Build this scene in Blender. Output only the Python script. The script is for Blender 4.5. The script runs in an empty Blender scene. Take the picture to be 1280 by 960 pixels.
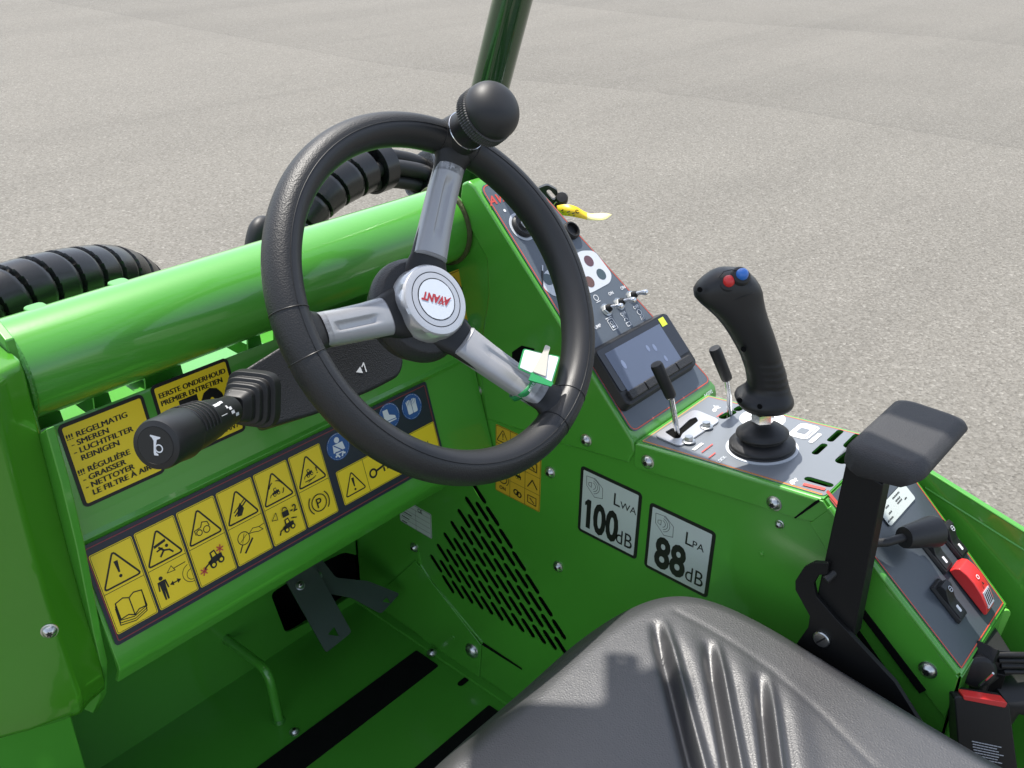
import bpy, bmesh, math, random
from mathutils import Vector, Matrix
from mathutils.geometry import tessellate_polygon
random.seed(7)
PI = math.pi
H = 1.6                                   # eye height above the ground; heights below are measured from the eye
S = bpy.context.scene
COL = S.collection
V = Vector

# ------------------------------------------------------------------ camera
F_PX = 1200.0
CR = V((0.65978879, -0.75136268, 0.01152771))
CU = V((0.34929995, 0.32023864, 0.88058887))
CF = V((0.66533323, 0.57697604, -0.4737408))
cam = bpy.data.cameras.new('camera')
co = bpy.data.objects.new('camera', cam)
COL.objects.link(co)
co.matrix_world = Matrix(((CR.x, CU.x, -CF.x, 0), (CR.y, CU.y, -CF.y, 0), (CR.z, CU.z, -CF.z, H), (0, 0, 0, 1)))
cam.sensor_width = 36
cam.lens = 36 * F_PX / 1280
cam.clip_start = 0.02
cam.clip_end = 2000
S.camera = co

def ray(u, v):
    return (CR * (u - 640) + CU * (480 - v)) / F_PX + CF
def hit(u, v, P0, n):                     # the point of a plane seen at a place in the photograph
    d = ray(u, v); P0 = V(P0); n = V(n)
    return d * (P0.dot(n) / d.dot(n))
def onx(u, v, x): return hit(u, v, (x, 0, 0), (1, 0, 0))
def ony(u, v, y): return hit(u, v, (0, y, 0), (0, 1, 0))
def onz(u, v, z): return hit(u, v, (0, 0, z), (0, 0, 1))

# ------------------------------------------------------------------ materials
MATS = {}
def mat(name, base, rough=.5, metal=0, coat=0, coat_rough=.05, bump=None, var=0, spec=.5, var_scale=6, rough_var=0):
    m = bpy.data.materials.new(name); m.use_nodes = True
    nt = m.node_tree; b = nt.nodes['Principled BSDF']
    b.inputs['Base Color'].default_value = (*base, 1)
    b.inputs['Roughness'].default_value = rough
    b.inputs['Metallic'].default_value = metal
    b.inputs['Coat Weight'].default_value = coat
    b.inputs['Coat Roughness'].default_value = coat_rough
    b.inputs['Specular IOR Level'].default_value = spec
    tc = nt.nodes.new('ShaderNodeTexCoord')
    if var or rough_var:
        n = nt.nodes.new('ShaderNodeTexNoise'); n.inputs['Scale'].default_value = var_scale; n.inputs['Detail'].default_value = 6
        nt.links.new(tc.outputs['Object'], n.inputs['Vector'])
        if var:
            r = nt.nodes.new('ShaderNodeMixRGB'); r.blend_type = 'MIX'
            r.inputs[1].default_value = (*[c * (1 - var) for c in base], 1); r.inputs[2].default_value = (*[min(1, c * (1 + var)) for c in base], 1)
            nt.links.new(n.outputs['Fac'], r.inputs[0]); nt.links.new(r.outputs[0], b.inputs['Base Color'])
        if rough_var:
            mr = nt.nodes.new('ShaderNodeMapRange')
            mr.inputs['To Min'].default_value = max(0, rough - rough_var); mr.inputs['To Max'].default_value = min(1, rough + rough_var)
            nt.links.new(n.outputs['Fac'], mr.inputs['Value']); nt.links.new(mr.outputs[0], b.inputs['Roughness'])
    if bump:
        prev = None
        for kind, sc, st, dist in bump:
            if kind == 'noise':
                t = nt.nodes.new('ShaderNodeTexNoise'); t.inputs['Detail'].default_value = 4; out = t.outputs['Fac']
            else:
                t = nt.nodes.new('ShaderNodeTexVoronoi'); t.feature = 'F1' if kind == 'voronoi' else 'DISTANCE_TO_EDGE'; out = t.outputs['Distance']
            t.inputs['Scale'].default_value = sc
            nt.links.new(tc.outputs['Object'], t.inputs['Vector'])
            bp = nt.nodes.new('ShaderNodeBump'); bp.inputs['Strength'].default_value = st; bp.inputs['Distance'].default_value = dist
            nt.links.new(out, bp.inputs['Height'])
            if prev: nt.links.new(prev.outputs[0], bp.inputs['Normal'])
            prev = bp
        nt.links.new(prev.outputs[0], b.inputs['Normal'])
        if coat: nt.links.new(prev.outputs[0], b.inputs['Coat Normal'])
    MATS[name] = m
    return m

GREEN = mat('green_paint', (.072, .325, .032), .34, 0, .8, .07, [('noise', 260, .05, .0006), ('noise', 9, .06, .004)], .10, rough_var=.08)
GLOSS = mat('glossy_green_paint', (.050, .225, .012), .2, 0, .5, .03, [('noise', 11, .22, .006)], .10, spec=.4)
WELD = mat('weld_bead_green', (.035, .2, .016), .4, 0, .3, .1, [('noise', 180, .6, .003)])
RUST = mat('rusty_weld_edge', (.06, .07, .02), .7, 0, 0, .1, [('noise', 160, .6, .003)])
PLASTIC = mat('black_plastic', (.013, .013, .0135), .48, 0, 0, .1, [('noise', 500, .12, .0006)], spec=.4)
PEBBLE = mat('pebbled_black_plastic', (.018, .018, .019), .5, 0, 0, .1, [('voronoi', 620, .5, .0007)])
RIMMAT = mat('soft_black_rim', (.015, .015, .0155), .48, 0, 0, .1, [('voronoi', 640, .42, .0006)], .1)
RIMS = mat('smooth_black_rim', (.017, .017, .018), .42, 0, 0, .1, [('voronoi', 900, .2, .0004)])
KNOB = mat('matte_black_knob', (.016, .016, .017), .52, 0, 0, .1, [('noise', 900, .08, .0004)])
SATIN = mat('satin_black_plastic', (.015, .015, .0155), .42, 0, 0, .1, [('noise', 700, .06, .0004)], spec=.42)
BLACKM = mat('black_painted_steel', (.006, .006, .006), .5, 0, 0, .2, [('noise', 200, .06, .0006)], spec=.3)
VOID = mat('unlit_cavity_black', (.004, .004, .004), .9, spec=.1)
GRIP = mat('black_grip_tape', (.006, .006, .006), .95, spec=.15, bump=[('voronoi', 900, .5, .001)])
VINYL = mat('black_vinyl', (.028, .028, .031), .47, 0, .16, .42, [('edge', 340, .42, .0007), ('noise', 420, .2, .0006), ('noise', 45, .10, .003)], .12, spec=1.0, rough_var=.06)
PADMAT = mat('dimpled_black_foam', (.026, .026, .028), .62, 0, 0, .1, [('voronoi', 700, .45, .0008)])
SILVER = mat('silver_plastic', (.37, .37, .38), .40, .35, .2, .15, [('noise', 900, .05, .0003)])
SILVERH = mat('bright_silver_plastic', (.58, .58, .59), .3, .5, .3, .1)
CHROME = mat('chrome', (.72, .72, .72), .14, 1)
ZINC = mat('zinc_plated_steel', (.55, .56, .55), .3, 1, 0, .1, [('noise', 300, .15, .0006)])
BRASS = mat('yellow_zinc', (.62, .5, .2), .3, 1)
STEEL = mat('brushed_steel', (.62, .62, .63), .36, .85, 0, .1, [('noise', 120, .06, .0005)])
PEDAL = mat('grey_green_steel', (.05, .075, .06), .45, .25, .1, .2, [('noise', 160, .2, .001)], .25)
OVER = mat('grey_overlay', (.165, .180, .198), .36, 0, .15, .15, [('noise', 1500, .05, .0003)])
OVERR = mat('dark_slate_overlay', (.058, .070, .082), .36, 0, .15, .15, [('noise', 1500, .05, .0003)])
OVERD = mat('slate_overlay', (.090, .108, .130), .34, 0, .15, .15, [('noise', 1500, .05, .0003)])
ORANGE = mat('orange_red_edge', (.62, .10, .04), .45)
REDINK = mat('red_ink', (.55, .075, .055), .45)
WHITE = mat('white_ink', (.74, .75, .76), .45)
PALE = mat('pale_grey_ink', (.55, .58, .62), .45)
PAPER = mat('white_label', (.52, .57, .54), .45)
YEL = mat('yellow_label', (.90, .66, .02), .42)
YELA = mat('amber_label', (.66, .40, .025), .45)
NAVY = mat('dark_navy_label', (.018, .022, .035), .4)
BLUE = mat('blue_label', (.03, .10, .30), .42)
MAROON = mat('maroon_line', (.24, .035, .045), .45)
INK = mat('black_ink', (.008, .008, .008), .45)
REDP = mat('red_plastic', (.62, .03, .03), .34, 0, .2, .15)
BLUEP = mat('blue_plastic', (.03, .16, .55), .3, 0, .3, .1)
RUBBER = mat('black_rubber', (.013, .013, .0135), .5, 0, 0, .1, [('noise', 160, .12, .001)])
HOSE = mat('black_spiral_wrap', (.014, .014, .015), .27, 0, 0, .1, [('noise', 60, .1, .002)])
LCD = mat('blue_grey_screen', (.085, .108, .165), .16, 0, .6, .04)
LIMEF = mat('lime_film', (.62, .72, .05), .4)
TAGP = mat('sunlit_yellow_paper', (.86, .80, .34), .5)
TAGY = mat('yellow_tag', (.80, .55, .02), .4)
LENS1 = mat('dark_red_lens', (.10, .045, .055), .25, 0, .4, .08)
LENS2 = mat('dark_teal_lens', (.045, .075, .085), .25, 0, .4, .08)
LENS3 = mat('dull_brown_lens', (.12, .06, .045), .25, 0, .4, .08)
SUNLITG = mat('sunlit_green_paint', (.16, .52, .07), .4)  # brighter copy of the green paint, sunlight put into the colour
STRAP = mat('green_strap', (.02, .26, .08), .45)
DKGREEN = mat('dark_green_post', (.012, .05, .012), .2, 0, .9, .03)

# ------------------------------------------------------------------ mesh building
class MB:
    def __init__(s, *mats):
        s.v = []; s.f = []; s.k = []; s.mats = list(mats); s.cur = 0
    def use(s, m):
        if m not in s.mats: s.mats.append(m)
        s.cur = s.mats.index(m); return s
    def add(s, verts, faces):
        o = len(s.v)
        s.v += [V(p) for p in verts]
        for f in faces: s.f.append([i + o for i in f]); s.k.append(s.cur)
        return s
    def box(s, c, size, R=None):
        c = V(c); h = [x / 2 for x in size]; vs = []
        for x in (-1, 1):
            for y in (-1, 1):
                for z in (-1, 1):
                    p = V((x * h[0], y * h[1], z * h[2]))
                    vs.append(c + (R @ p if R else p))
        return s.add(vs, [(0, 1, 3, 2), (4, 6, 7, 5), (0, 4, 5, 1), (2, 3, 7, 6), (0, 2, 6, 4), (1, 5, 7, 3)])
    def prism(s, poly, off, poly2=None):
        poly = [V(p) for p in poly]; n = len(poly)
        top = [V(p) for p in poly2] if poly2 else [p + V(off) for p in poly]
        fs = [tuple(range(n)), tuple(range(2 * n - 1, n - 1, -1))]
        fs += [(i, (i + 1) % n, n + (i + 1) % n, n + i) for i in range(n)]
        return s.add(poly + top, fs)
    def plate(s, outer, holes, off):      # flat plate with real holes, thickness = off
        loops = [[V(p) for p in outer]] + [[V(p) for p in h] for h in holes]
        flat = [p for l in loops for p in l]; n = len(flat); off = V(off)
        tri = tessellate_polygon(loops)
        fs = [tuple(t) for t in tri] + [tuple(i + n for i in reversed(t)) for t in tri]
        a = 0
        for l in loops:
            m = len(l)
            fs += [(a + i, a + (i + 1) % m, a + (i + 1) % m + n, a + i + n) for i in range(m)]
            a += m
        return s.add(flat + [p + off for p in flat], fs)
    def tube(s, path, r, seg=16, caps=True, rfun=None, flat=None):
        path = [V(p) for p in path]; n = len(path)
        rad = r if isinstance(r, (list, tuple)) else [r] * n
        t0 = (path[1] - path[0]).normalized()
        a = t0.orthogonal().normalized(); vs = []; L = 0
        for i, p in enumerate(path):
            t = (path[min(i + 1, n - 1)] - path[max(i - 1, 0)]).normalized()
            a = (a - t * a.dot(t)).normalized(); b = t.cross(a)
            if i: L += (p - path[i - 1]).length
            for j in range(seg):
                th = 2 * PI * j / seg
                rr = rad[i] * (rfun(L, th) if rfun else 1)
                vs.append(p + (a * math.cos(th) + b * math.sin(th)) * rr)
        fs = [(i * seg + j, i * seg + (j + 1) % seg, (i + 1) * seg + (j + 1) % seg, (i + 1) * seg + j) for i in range(n - 1) for j in range(seg)]
        if caps: fs += [tuple(reversed(range(seg))), tuple(range((n - 1) * seg, n * seg))]
        return s.add(vs, fs)
    def lathe(s, prof, o, ax, seg=32, ref=None, rfun=None):
        o = V(o); ax = V(ax).normalized()
        a = V(ref) if ref else ax.orthogonal(); a = (a - ax * a.dot(ax)).normalized(); b = ax.cross(a)
        vs = []
        for i, (r, h) in enumerate(prof):
            for j in range(seg):
                th = 2 * PI * j / seg; rr = max(r, 1e-5) * (rfun(i, th) if rfun else 1)
                vs.append(o + ax * h + (a * math.cos(th) + b * math.sin(th)) * rr)
        n = len(prof)
        fs = [(i * seg + j, i * seg + (j + 1) % seg, (i + 1) * seg + (j + 1) % seg, (i + 1) * seg + j) for i in range(n - 1) for j in range(seg)]
        fs += [tuple(reversed(range(seg))), tuple(range((n - 1) * seg, n * seg))]
        return s.add(vs, fs)
    def loft(s, rings, caps=True):
        n = len(rings); m = len(rings[0])
        vs = [p for r in rings for p in r]
        fs = [(i * m + j, i * m + (j + 1) % m, (i + 1) * m + (j + 1) % m, (i + 1) * m + j) for i in range(n - 1) for j in range(m)]
        if caps: fs += [tuple(reversed(range(m))), tuple(range((n - 1) * m, n * m))]
        return s.add(vs, fs)

WO = {}
def part(name, mb, parent=None, bevel=0, seg=2, ang=35, label=None, sub=0, recalc=True):
    P = [p + V((0, 0, H)) for p in mb.v]
    lo = V([min(p[i] for p in P) for i in range(3)]); hi = V([max(p[i] for p in P) for i in range(3)])
    c = (lo + hi) / 2
    me = bpy.data.meshes.new(name)
    me.from_pydata([p - c for p in P], [], mb.f)
    for m in mb.mats: me.materials.append(m)
    me.polygons.foreach_set('material_index', mb.k)
    if recalc:
        bm = bmesh.new(); bm.from_mesh(me)
        bmesh.ops.recalc_face_normals(bm, faces=bm.faces); bm.to_mesh(me); bm.free()
    me.shade_smooth()
    me.set_sharp_from_angle(angle=math.radians(ang))
    o = bpy.data.objects.new(name, me); COL.objects.link(o)
    WO[o] = c
    o.location = c - (WO[parent] if parent else V((0, 0, 0)))
    if parent: o.parent = parent
    if bevel:
        b = o.modifiers.new('bevel', 'BEVEL'); b.width = bevel; b.segments = seg; b.limit_method = 'ANGLE'; b.angle_limit = math.radians(32)
        b.harden_normals = True
    if sub:
        q = o.modifiers.new('subdivision', 'SUBSURF'); q.levels = sub; q.render_levels = sub
    if label: o['label'] = label
    return o
def copy_part(o, parent, loc):
    c = o.copy(); COL.objects.link(c); c.parent = parent; WO[c] = loc; c.location = loc - WO[parent]
    return c
def tag(o, label, cat, group=None):
    o['label'] = label; o['category'] = cat
    if group: o['group'] = group

class Fr:                                 # a flat working frame: origin, right, up
    def __init__(s, o, u, v):
        s.o = V(o); s.u = V(u).normalized(); s.v = V(v).normalized(); s.n = s.u.cross(s.v)
    def p(s, a, b, h=0): return s.o + s.u * a + s.v * b + s.n * h
    def px(s, x, y):
        q = hit(x, y, s.o, s.n) - s.o
        return q.dot(s.u), q.dot(s.v)
    def R(s): return Matrix((s.u, s.v, s.n)).transposed()
    def sub(s, a, b, rot=0, h=0):
        c, d = math.cos(rot), math.sin(rot)
        return Fr(s.p(a, b, h), s.u * c + s.v * d, s.v * c - s.u * d)

def rr(x0, y0, x1, y1, r, n=5):           # rounded rectangle
    pts = []
    for cx, cy, a0 in ((x1 - r, y1 - r, 0), (x0 + r, y1 - r, 90), (x0 + r, y0 + r, 180), (x1 - r, y0 + r, 270)):
        for i in range(n + 1):
            a = math.radians(a0 + 90 * i / n); pts.append((cx + r * math.cos(a), cy + r * math.sin(a)))
    return pts
def circ(cx, cy, r, n=28): return [(cx + r * math.cos(2 * PI * i / n), cy + r * math.sin(2 * PI * i / n)) for i in range(n)]
def caps(x0, y0, x1, y1, r, n=6):         # capsule outline
    a = math.atan2(y1 - y0, x1 - x0); pts = []
    for i in range(n + 1): t = a + PI / 2 + PI * i / n; pts.append((x0 + r * math.cos(t), y0 + r * math.sin(t)))
    for i in range(n + 1): t = a - PI / 2 + PI * i / n; pts.append((x1 + r * math.cos(t), y1 + r * math.sin(t)))
    return pts
def rpoly(pts, r, n=4):                   # polygon with rounded corners
    out = []; m = len(pts)
    for i in range(m):
        p = V((*pts[i], 0)); a = V((*pts[i - 1], 0)); b = V((*pts[(i + 1) % m], 0))
        ra = min(r, (a - p).length * .45, (b - p).length * .45)
        s_ = p + (a - p).normalized() * ra; e = p + (b - p).normalized() * ra
        for k in range(n + 1):
            t = k / n; q = s_ * (1 - t) ** 2 + p * 2 * t * (1 - t) + e * t * t; out.append((q.x, q.y))
    return out

TXT = {}
def text_mesh(s_, bold):
    if (s_, bold) not in TXT:
        cu = bpy.data.curves.new('lettering', 'FONT'); cu.body = s_; cu.size = 1; cu.offset = bold; cu.resolution_u = 3
        ob = bpy.data.objects.new('lettering', cu); COL.objects.link(ob)
        bpy.context.view_layer.update()
        me = bpy.data.meshes.new_from_object(ob.evaluated_get(bpy.context.evaluated_depsgraph_get()))
        vs = [tuple(v.co) for v in me.vertices]; fs = [tuple(p.vertices) for p in me.polygons]
        bpy.data.objects.remove(ob); bpy.data.curves.remove(cu); bpy.data.meshes.remove(me)
        TXT[(s_, bold)] = (vs, fs)
    return TXT[(s_, bold)]

class Dec:                                # flat artwork laid on a frame, layer over layer
    def __init__(s, fr, h0=.0004):
        s.fr = fr; s.mb = MB(); s.h = h0
    def up(s, d=.00025): s.h += d; return s
    def poly(s, pts, m):
        s.mb.use(m)
        vs = [s.fr.p(x, y, s.h) for x, y in pts]
        tri = tessellate_polygon([vs])
        s.mb.add(vs, [tuple(t) for t in tri]); return s
    def rect(s, x0, y0, x1, y1, m): return s.poly([(x0, y0), (x1, y0), (x1, y1), (x0, y1)], m)
    def slab(s, pts, m, t=.0008):         # label stock with a little thickness
        s.mb.use(m); s.mb.prism([s.fr.p(x, y, s.h - t * .5) for x, y in pts], s.fr.n * t * .5); s.up(); return s
    def line(s, pts, w, m, closed=False):
        s.mb.use(m); n = len(pts); k = n if closed else n - 1
        for i in range(k):
            a = V((*pts[i], 0)); b = V((*pts[(i + 1) % n], 0)); d = (b - a)
            if d.length < 1e-7: continue
            d.normalize(); q = V((-d.y, d.x, 0)) * w / 2; e = d * w * .35
            a = a - e; b = b + e
            hh = s.h + (i % 2) * .00004
            s.mb.add([s.fr.p(c.x, c.y, hh) for c in (a + q, a - q, b - q, b + q)], [(0, 1, 2, 3)])
        return s
    def ring(s, cx, cy, r, w, m, a0=0, a1=360, n=28):
        s.mb.use(m); vs = []; 
        for i in range(n + 1):
            t = math.radians(a0 + (a1 - a0) * i / n)
            for q in (r - w / 2, r + w / 2): vs.append(s.fr.p(cx + q * math.cos(t), cy + q * math.sin(t), s.h))
        s.mb.add(vs, [(2 * i, 2 * i + 1, 2 * i + 3, 2 * i + 2) for i in range(n)]); return s
    def disc(s, cx, cy, r, m, n=28): return s.poly(circ(cx, cy, r, n), m)
    def text(s, t, x, y, cap, m, bold=0, xs=1, align='L', rot=0, shear=0, dup=0):
        if dup:
            for k in (-dup, 0, dup): s.text(t, x + k, y, cap, m, bold, xs, align, rot, shear); s.h += .00002
            return s
        vs, fs = text_mesh(t, bold); s.mb.use(m)
        if not vs: return s
        k = cap / .70; x0 = min(v[0] for v in vs); x1 = max(v[0] for v in vs)
        off = {'L': -x0, 'C': -(x0 + x1) / 2, 'R': -x1}[align]
        c, d = math.cos(rot), math.sin(rot); out = []
        for a in vs:
            px = (a[0] + off + a[1] * shear) * k * xs; py = a[1] * k
            out.append(s.fr.p(x + px * c - py * d, y + px * d + py * c, s.h))
        s.mb.add(out, fs); return s
    def tri_warn(s, cx, cy, w, m=None, lw=.0011):
        hgt = w * .87; T = [(cx - w / 2, cy - hgt / 2), (cx + w / 2, cy - hgt / 2), (cx, cy + hgt / 2)]
        s.line(rpoly(T, w * .1, 3), lw, m or INK, True); return s
    def excl(s, cx, cy, hgt, m=None):
        m = m or INK
        s.poly([(cx - hgt * .11, cy + hgt * .5), (cx - hgt * .045, cy - hgt * .15), (cx + hgt * .045, cy - hgt * .15), (cx + hgt * .11, cy + hgt * .5)], m)
        s.disc(cx, cy - hgt * .36, hgt * .09, m, 10); return s
    def done(s, name, parent, label=None): return part(name, s.mb, parent, label=label, recalc=False)
# ------------------------------------------------------------------ light and sky
SUN = V((0.11, 0.38, 1.0)).normalized()
w = bpy.data.worlds.new('World'); S.world = w; w.use_nodes = True
nt = w.node_tree; bg = nt.nodes['Background']
sky = nt.nodes.new('ShaderNodeTexSky'); sky.sky_type = 'NISHITA'; sky.sun_disc = False
sky.sun_elevation = math.asin(SUN.z); sky.sun_rotation = math.atan2(SUN.x, SUN.y)
sky.air_density = 1.0; sky.dust_density = 1.5; sky.ozone_density = 1.0
hs = nt.nodes.new('ShaderNodeHueSaturation'); hs.inputs['Saturation'].default_value = .62
nt.links.new(sky.outputs[0], hs.inputs['Color']); nt.links.new(hs.outputs[0], bg.inputs['Color']); bg.inputs['Strength'].default_value = 0.15
sl = bpy.data.lights.new('sun', 'SUN'); sl.energy = 3.7; sl.angle = math.radians(.53); sl.color = (1, .955, .88)
so = bpy.data.objects.new('sun', sl); COL.objects.link(so)
so.rotation_euler = SUN.to_track_quat('Z', 'Y').to_euler(); so.location = SUN * 20
S.view_settings.view_transform = 'Standard'; S.view_settings.look = 'None'
S.view_settings.exposure = 0.90; S.view_settings.gamma = 1
S.render.engine = 'CYCLES'

# ------------------------------------------------------------------ ground
def asphalt():
    m = bpy.data.materials.new('asphalt'); m.use_nodes = True
    nt = m.node_tree; b = nt.nodes['Principled BSDF']; L = nt.links.new
    b.inputs['Roughness'].default_value = .85; b.inputs['Specular IOR Level'].default_value = .3
    tc = nt.nodes.new('ShaderNodeTexCoord')
    def tex(kind, sc, det=2, src=None):
        t = nt.nodes.new('ShaderNodeTex' + kind); t.inputs['Scale'].default_value = sc
        if kind == 'Noise': t.inputs['Detail'].default_value = det
        L(src or tc.outputs['Object'], t.inputs['Vector']); return t
    def ramp(inp, stops):
        r = nt.nodes.new('ShaderNodeValToRGB'); e = r.color_ramp.elements
        while len(e) < len(stops): e.new(.5)
        for k, (p, c) in enumerate(stops): e[k].position = p; e[k].color = (*c, 1)
        L(inp, r.inputs[0]); return r
    def mix(kind, f, a, c):
        x = nt.nodes.new('ShaderNodeMixRGB'); x.blend_type = kind; x.inputs[0].default_value = f
        L(a, x.inputs[1]); L(c, x.inputs[2]); return x
    v = tex('Voronoi', 95)
    grain = ramp(v.outputs['Color'], [(0, (.118, .110, .094)), (.45, (.158, .149, .130)), (.8, (.186, .176, .155)), (1, (.262, .250, .224))])
    v2 = tex('Voronoi', 210)
    fine = ramp(v2.outputs['Color'], [(0, (.78, .78, .78)), (.6, (1, 1, 1)), (1, (1.16, 1.16, 1.15))])
    c = mix('MULTIPLY', .8, grain.outputs[0], fine.outputs[0])
    pit = ramp(tex('Noise', 60, 3).outputs['Fac'], [(.30, (.6, .6, .6)), (.42, (1, 1, 1))])
    c = mix('MULTIPLY', .7, c.outputs[0], pit.outputs[0])
    big = ramp(tex('Noise', .9, 5).outputs['Fac'], [(.3, (.96, .96, .96)), (.7, (1.03, 1.03, 1.03))])
    c = mix('MULTIPLY', 1, c.outputs[0], big.outputs[0])
    # long, slightly bowed bands left by the paver and by tyres
    mp = nt.nodes.new('ShaderNodeMapping'); mp.inputs['Rotation'].default_value = (0, 0, math.radians(24)); mp.inputs['Scale'].default_value = (.06, .55, 1)
    L(tc.outputs['Object'], mp.inputs['Vector'])
    band = ramp(tex('Noise', 1.6, 3, mp.outputs[0]).outputs['Fac'], [(.36, (.95, .95, .95)), (.5, (1, 1, 1)), (.64, (1.03, 1.03, 1.03))])
    c = mix('MULTIPLY', 1, c.outputs[0], band.outputs[0])
    mp2 = nt.nodes.new('ShaderNodeMapping'); mp2.inputs['Rotation'].default_value = (0, 0, math.radians(31)); mp2.inputs['Scale'].default_value = (.035, 1, 1)
    L(tc.outputs['Object'], mp2.inputs['Vector'])
    streak = ramp(tex('Noise', 2.2, 2, mp2.outputs[0]).outputs['Fac'], [(.60, (1, 1, 1)), (.635, (.95, .95, .95)), (.68, (1, 1, 1))])
    c = mix('MULTIPLY', .9, c.outputs[0], streak.outputs[0])
    # paver lanes: the joint bends a little, and each lane starts darker at its joint
    sx = nt.nodes.new('ShaderNodeSeparateXYZ'); L(tc.outputs['Object'], sx.inputs[0])
    def math_(op, a, bb):
        n = nt.nodes.new('ShaderNodeMath'); n.operation = op
        for i, z in enumerate((a, bb)):
            if isinstance(z, (int, float)): n.inputs[i].default_value = z
            else: L(z, n.inputs[i])
        return n.outputs[0]
    mr = nt.nodes.new('ShaderNodeMapRange'); mr.interpolation_type = 'SMOOTHSTEP'
    for k_, v_ in (('From Min', 3.2), ('From Max', 7.2), ('To Min', 6.98), ('To Max', 6.08)): mr.inputs[k_].default_value = v_
    L(sx.outputs['Y'], mr.inputs['Value'])
    wob = math_('MULTIPLY', math_('SUBTRACT', tex('Noise', 7, 5).outputs['Fac'], .5), .10)
    e_ = math_('ADD', math_('SUBTRACT', sx.outputs['X'], mr.outputs[0]), wob)
    far = math_('GREATER_THAN', e_, 0.0)
    fr_ = math_('DIVIDE', math_('MODULO', math_('MAXIMUM', e_, 0.0), 4.6), 4.6)
    lane = ramp(fr_, [(0, (.84, .84, .84)), (.012, (.91, .91, .91)), (.20, (.955, .955, .955)), (.6, (1.0, 1.0, 1.0)), (1, (1.0, 1.0, 1.0))])
    ln = mix('MULTIPLY', 1, c.outputs[0], lane.outputs[0]); L(far, ln.inputs[0]); c = ln
    L(c.outputs[0], b.inputs['Base Color'])
    b1 = nt.nodes.new('ShaderNodeBump'); b1.inputs['Strength'].default_value = .55; b1.inputs['Distance'].default_value = .004
    L(v.outputs['Distance'], b1.inputs['Height'])
    b2 = nt.nodes.new('ShaderNodeBump'); b2.inputs['Strength'].default_value = .6; b2.inputs['Distance'].default_value = .006
    L(tex('Noise', 60, 4).outputs['Fac'], b2.inputs['Height']); L(b1.outputs[0], b2.inputs['Normal'])
    L(b2.outputs[0], b.inputs['Normal'])
    return m
g = MB(asphalt())
g.add([(-300, -300, -H), (300, -300, -H), (300, 300, -H), (-300, 300, -H)], [(0, 1, 2, 3)])
go = part('ground', g); go['kind'] = 'structure'

# ------------------------------------------------------------------ the loader
loader = bpy.data.objects.new('compact_loader', None); COL.objects.link(loader)
loader.location = (.6, .4, 0); WO[loader] = V((.6, .4, 0))
tag(loader, 'bright green compact loader whose open cab with steering wheel and seat fills the photo', 'loader')
X0 = .287                                  # inner face of the left side plate
XW = .87                                   # inner face of the right side wall
FZ = -1.207                                # cab floor

# front cross tube under the roof post, welded between the sides
t = MB(GREEN); t.tube([(X0 + .002, .8786, -.4228), (XW + .004, .8786, -.4228)], .05, 72)
tube = part('cross_tube', t, loader)
t = MB(WELD)
def ringpath(x, r): return [(x, .8786 + r * math.cos(a), -.4228 + r * math.sin(a)) for a in [2 * PI * i / 60 for i in range(61)]]
t.tube(ringpath(X0 + .004, .0505), .0035, 8, False)
part('weld_seam', t, tube)
t = MB(RUST); t.tube(ringpath(XW - .004, .0505), .004, 8, False)
part('weld_seam', t, tube, label='rusty weld at the right end of the tube')
for x in (.335, .42, .62):                # low lugs along the top of the tube
    t = MB(GREEN); t.prism([(x + a, .893 + b, -.3778) for a, b in rr(-.010, -.009, .010, .009, .006)], (0, 0, .0045))
    part('lug', t, tube, .002)

# folded dash sheet
UP = Fr((.3102, .8526, -.4822), (1, 0, 0), (0, .217, .976))
LO = Fr((.300, .8253, -.6044), (1, 0, 0), (0, .29, .957))
prof = [(.884, -.502), (.8545, -.4785), (.8526, -.4822), (.8282, -.592), (.8225, -.5965), (.8265, -.6035), (.7905, -.7245), (.787, -.735), (.7885, -.7435), (.800, -.7655), (.806, -.7655), (.7945, -.7435), (.7955, -.7265), (.832, -.603), (.826, -.597), (.8575, -.4845), (.886, -.506)]
t = MB(GREEN); t.prism([(X0 + .004, y, z) for y, z in prof], (XW - .006 - X0, 0, 0))
part('dash_panel', t, loader, .0016, 2, 30)
# added behind the tube gap: tabs shaped to catch sun, notched lip darkens between
t = MB(GREEN)
tabs = [sorted((onz(a, b, -.516).x, onz(c_, d_, -.516).x)) for a, b, c_, d_ in [(78, 543, 118, 524), (138, 520, 182, 500), (222, 482, 300, 446), (312, 440, 330, 432)]]
edges = [X0] + [v for p_ in tabs for v in p_] + [XW]
outl = [(X0, 1.13, -.55), (X0, .935, -.55)]
for a, b in tabs: outl += [(a, .935, -.516), (a + .003, .890, -.516), (b - .003, .890, -.516), (b, .935, -.516)]
bar_ = [(X0 + .003, .889, -.58), (X0 + .003, .889, -.478)]
for a, b in tabs: bar_ += [(a, .889, -.478), (a + .004, .889, -.519), (b - .004, .889, -.519), (b, .889, -.478)]
bar_ += [(XW - .003, .889, -.478), (XW - .003, .889, -.58)]
cb = MB(GREEN).plate(bar_, [], (0, .003, 0))
cs = part('sun_stop_shelf', MB(GREEN).prism([(X0, .935, -.545), (XW, .935, -.545), (XW, 1.13, -.555), (X0, 1.13, -.555)], (0, 0, -.004)), loader)  # added to keep the sun out of the recess behind the dash
for a, b in tabs:
    t = MB(GREEN); t.prism([(a + .004, .893, -.510), (b - .004, .893, -.510), (b, 1.03, -.510), (a, 1.03, -.510)], (0, 0, -.03)); part('sun_catch_tab', t, cs)

part('dark_gap_lip', cb, cs)
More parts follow.
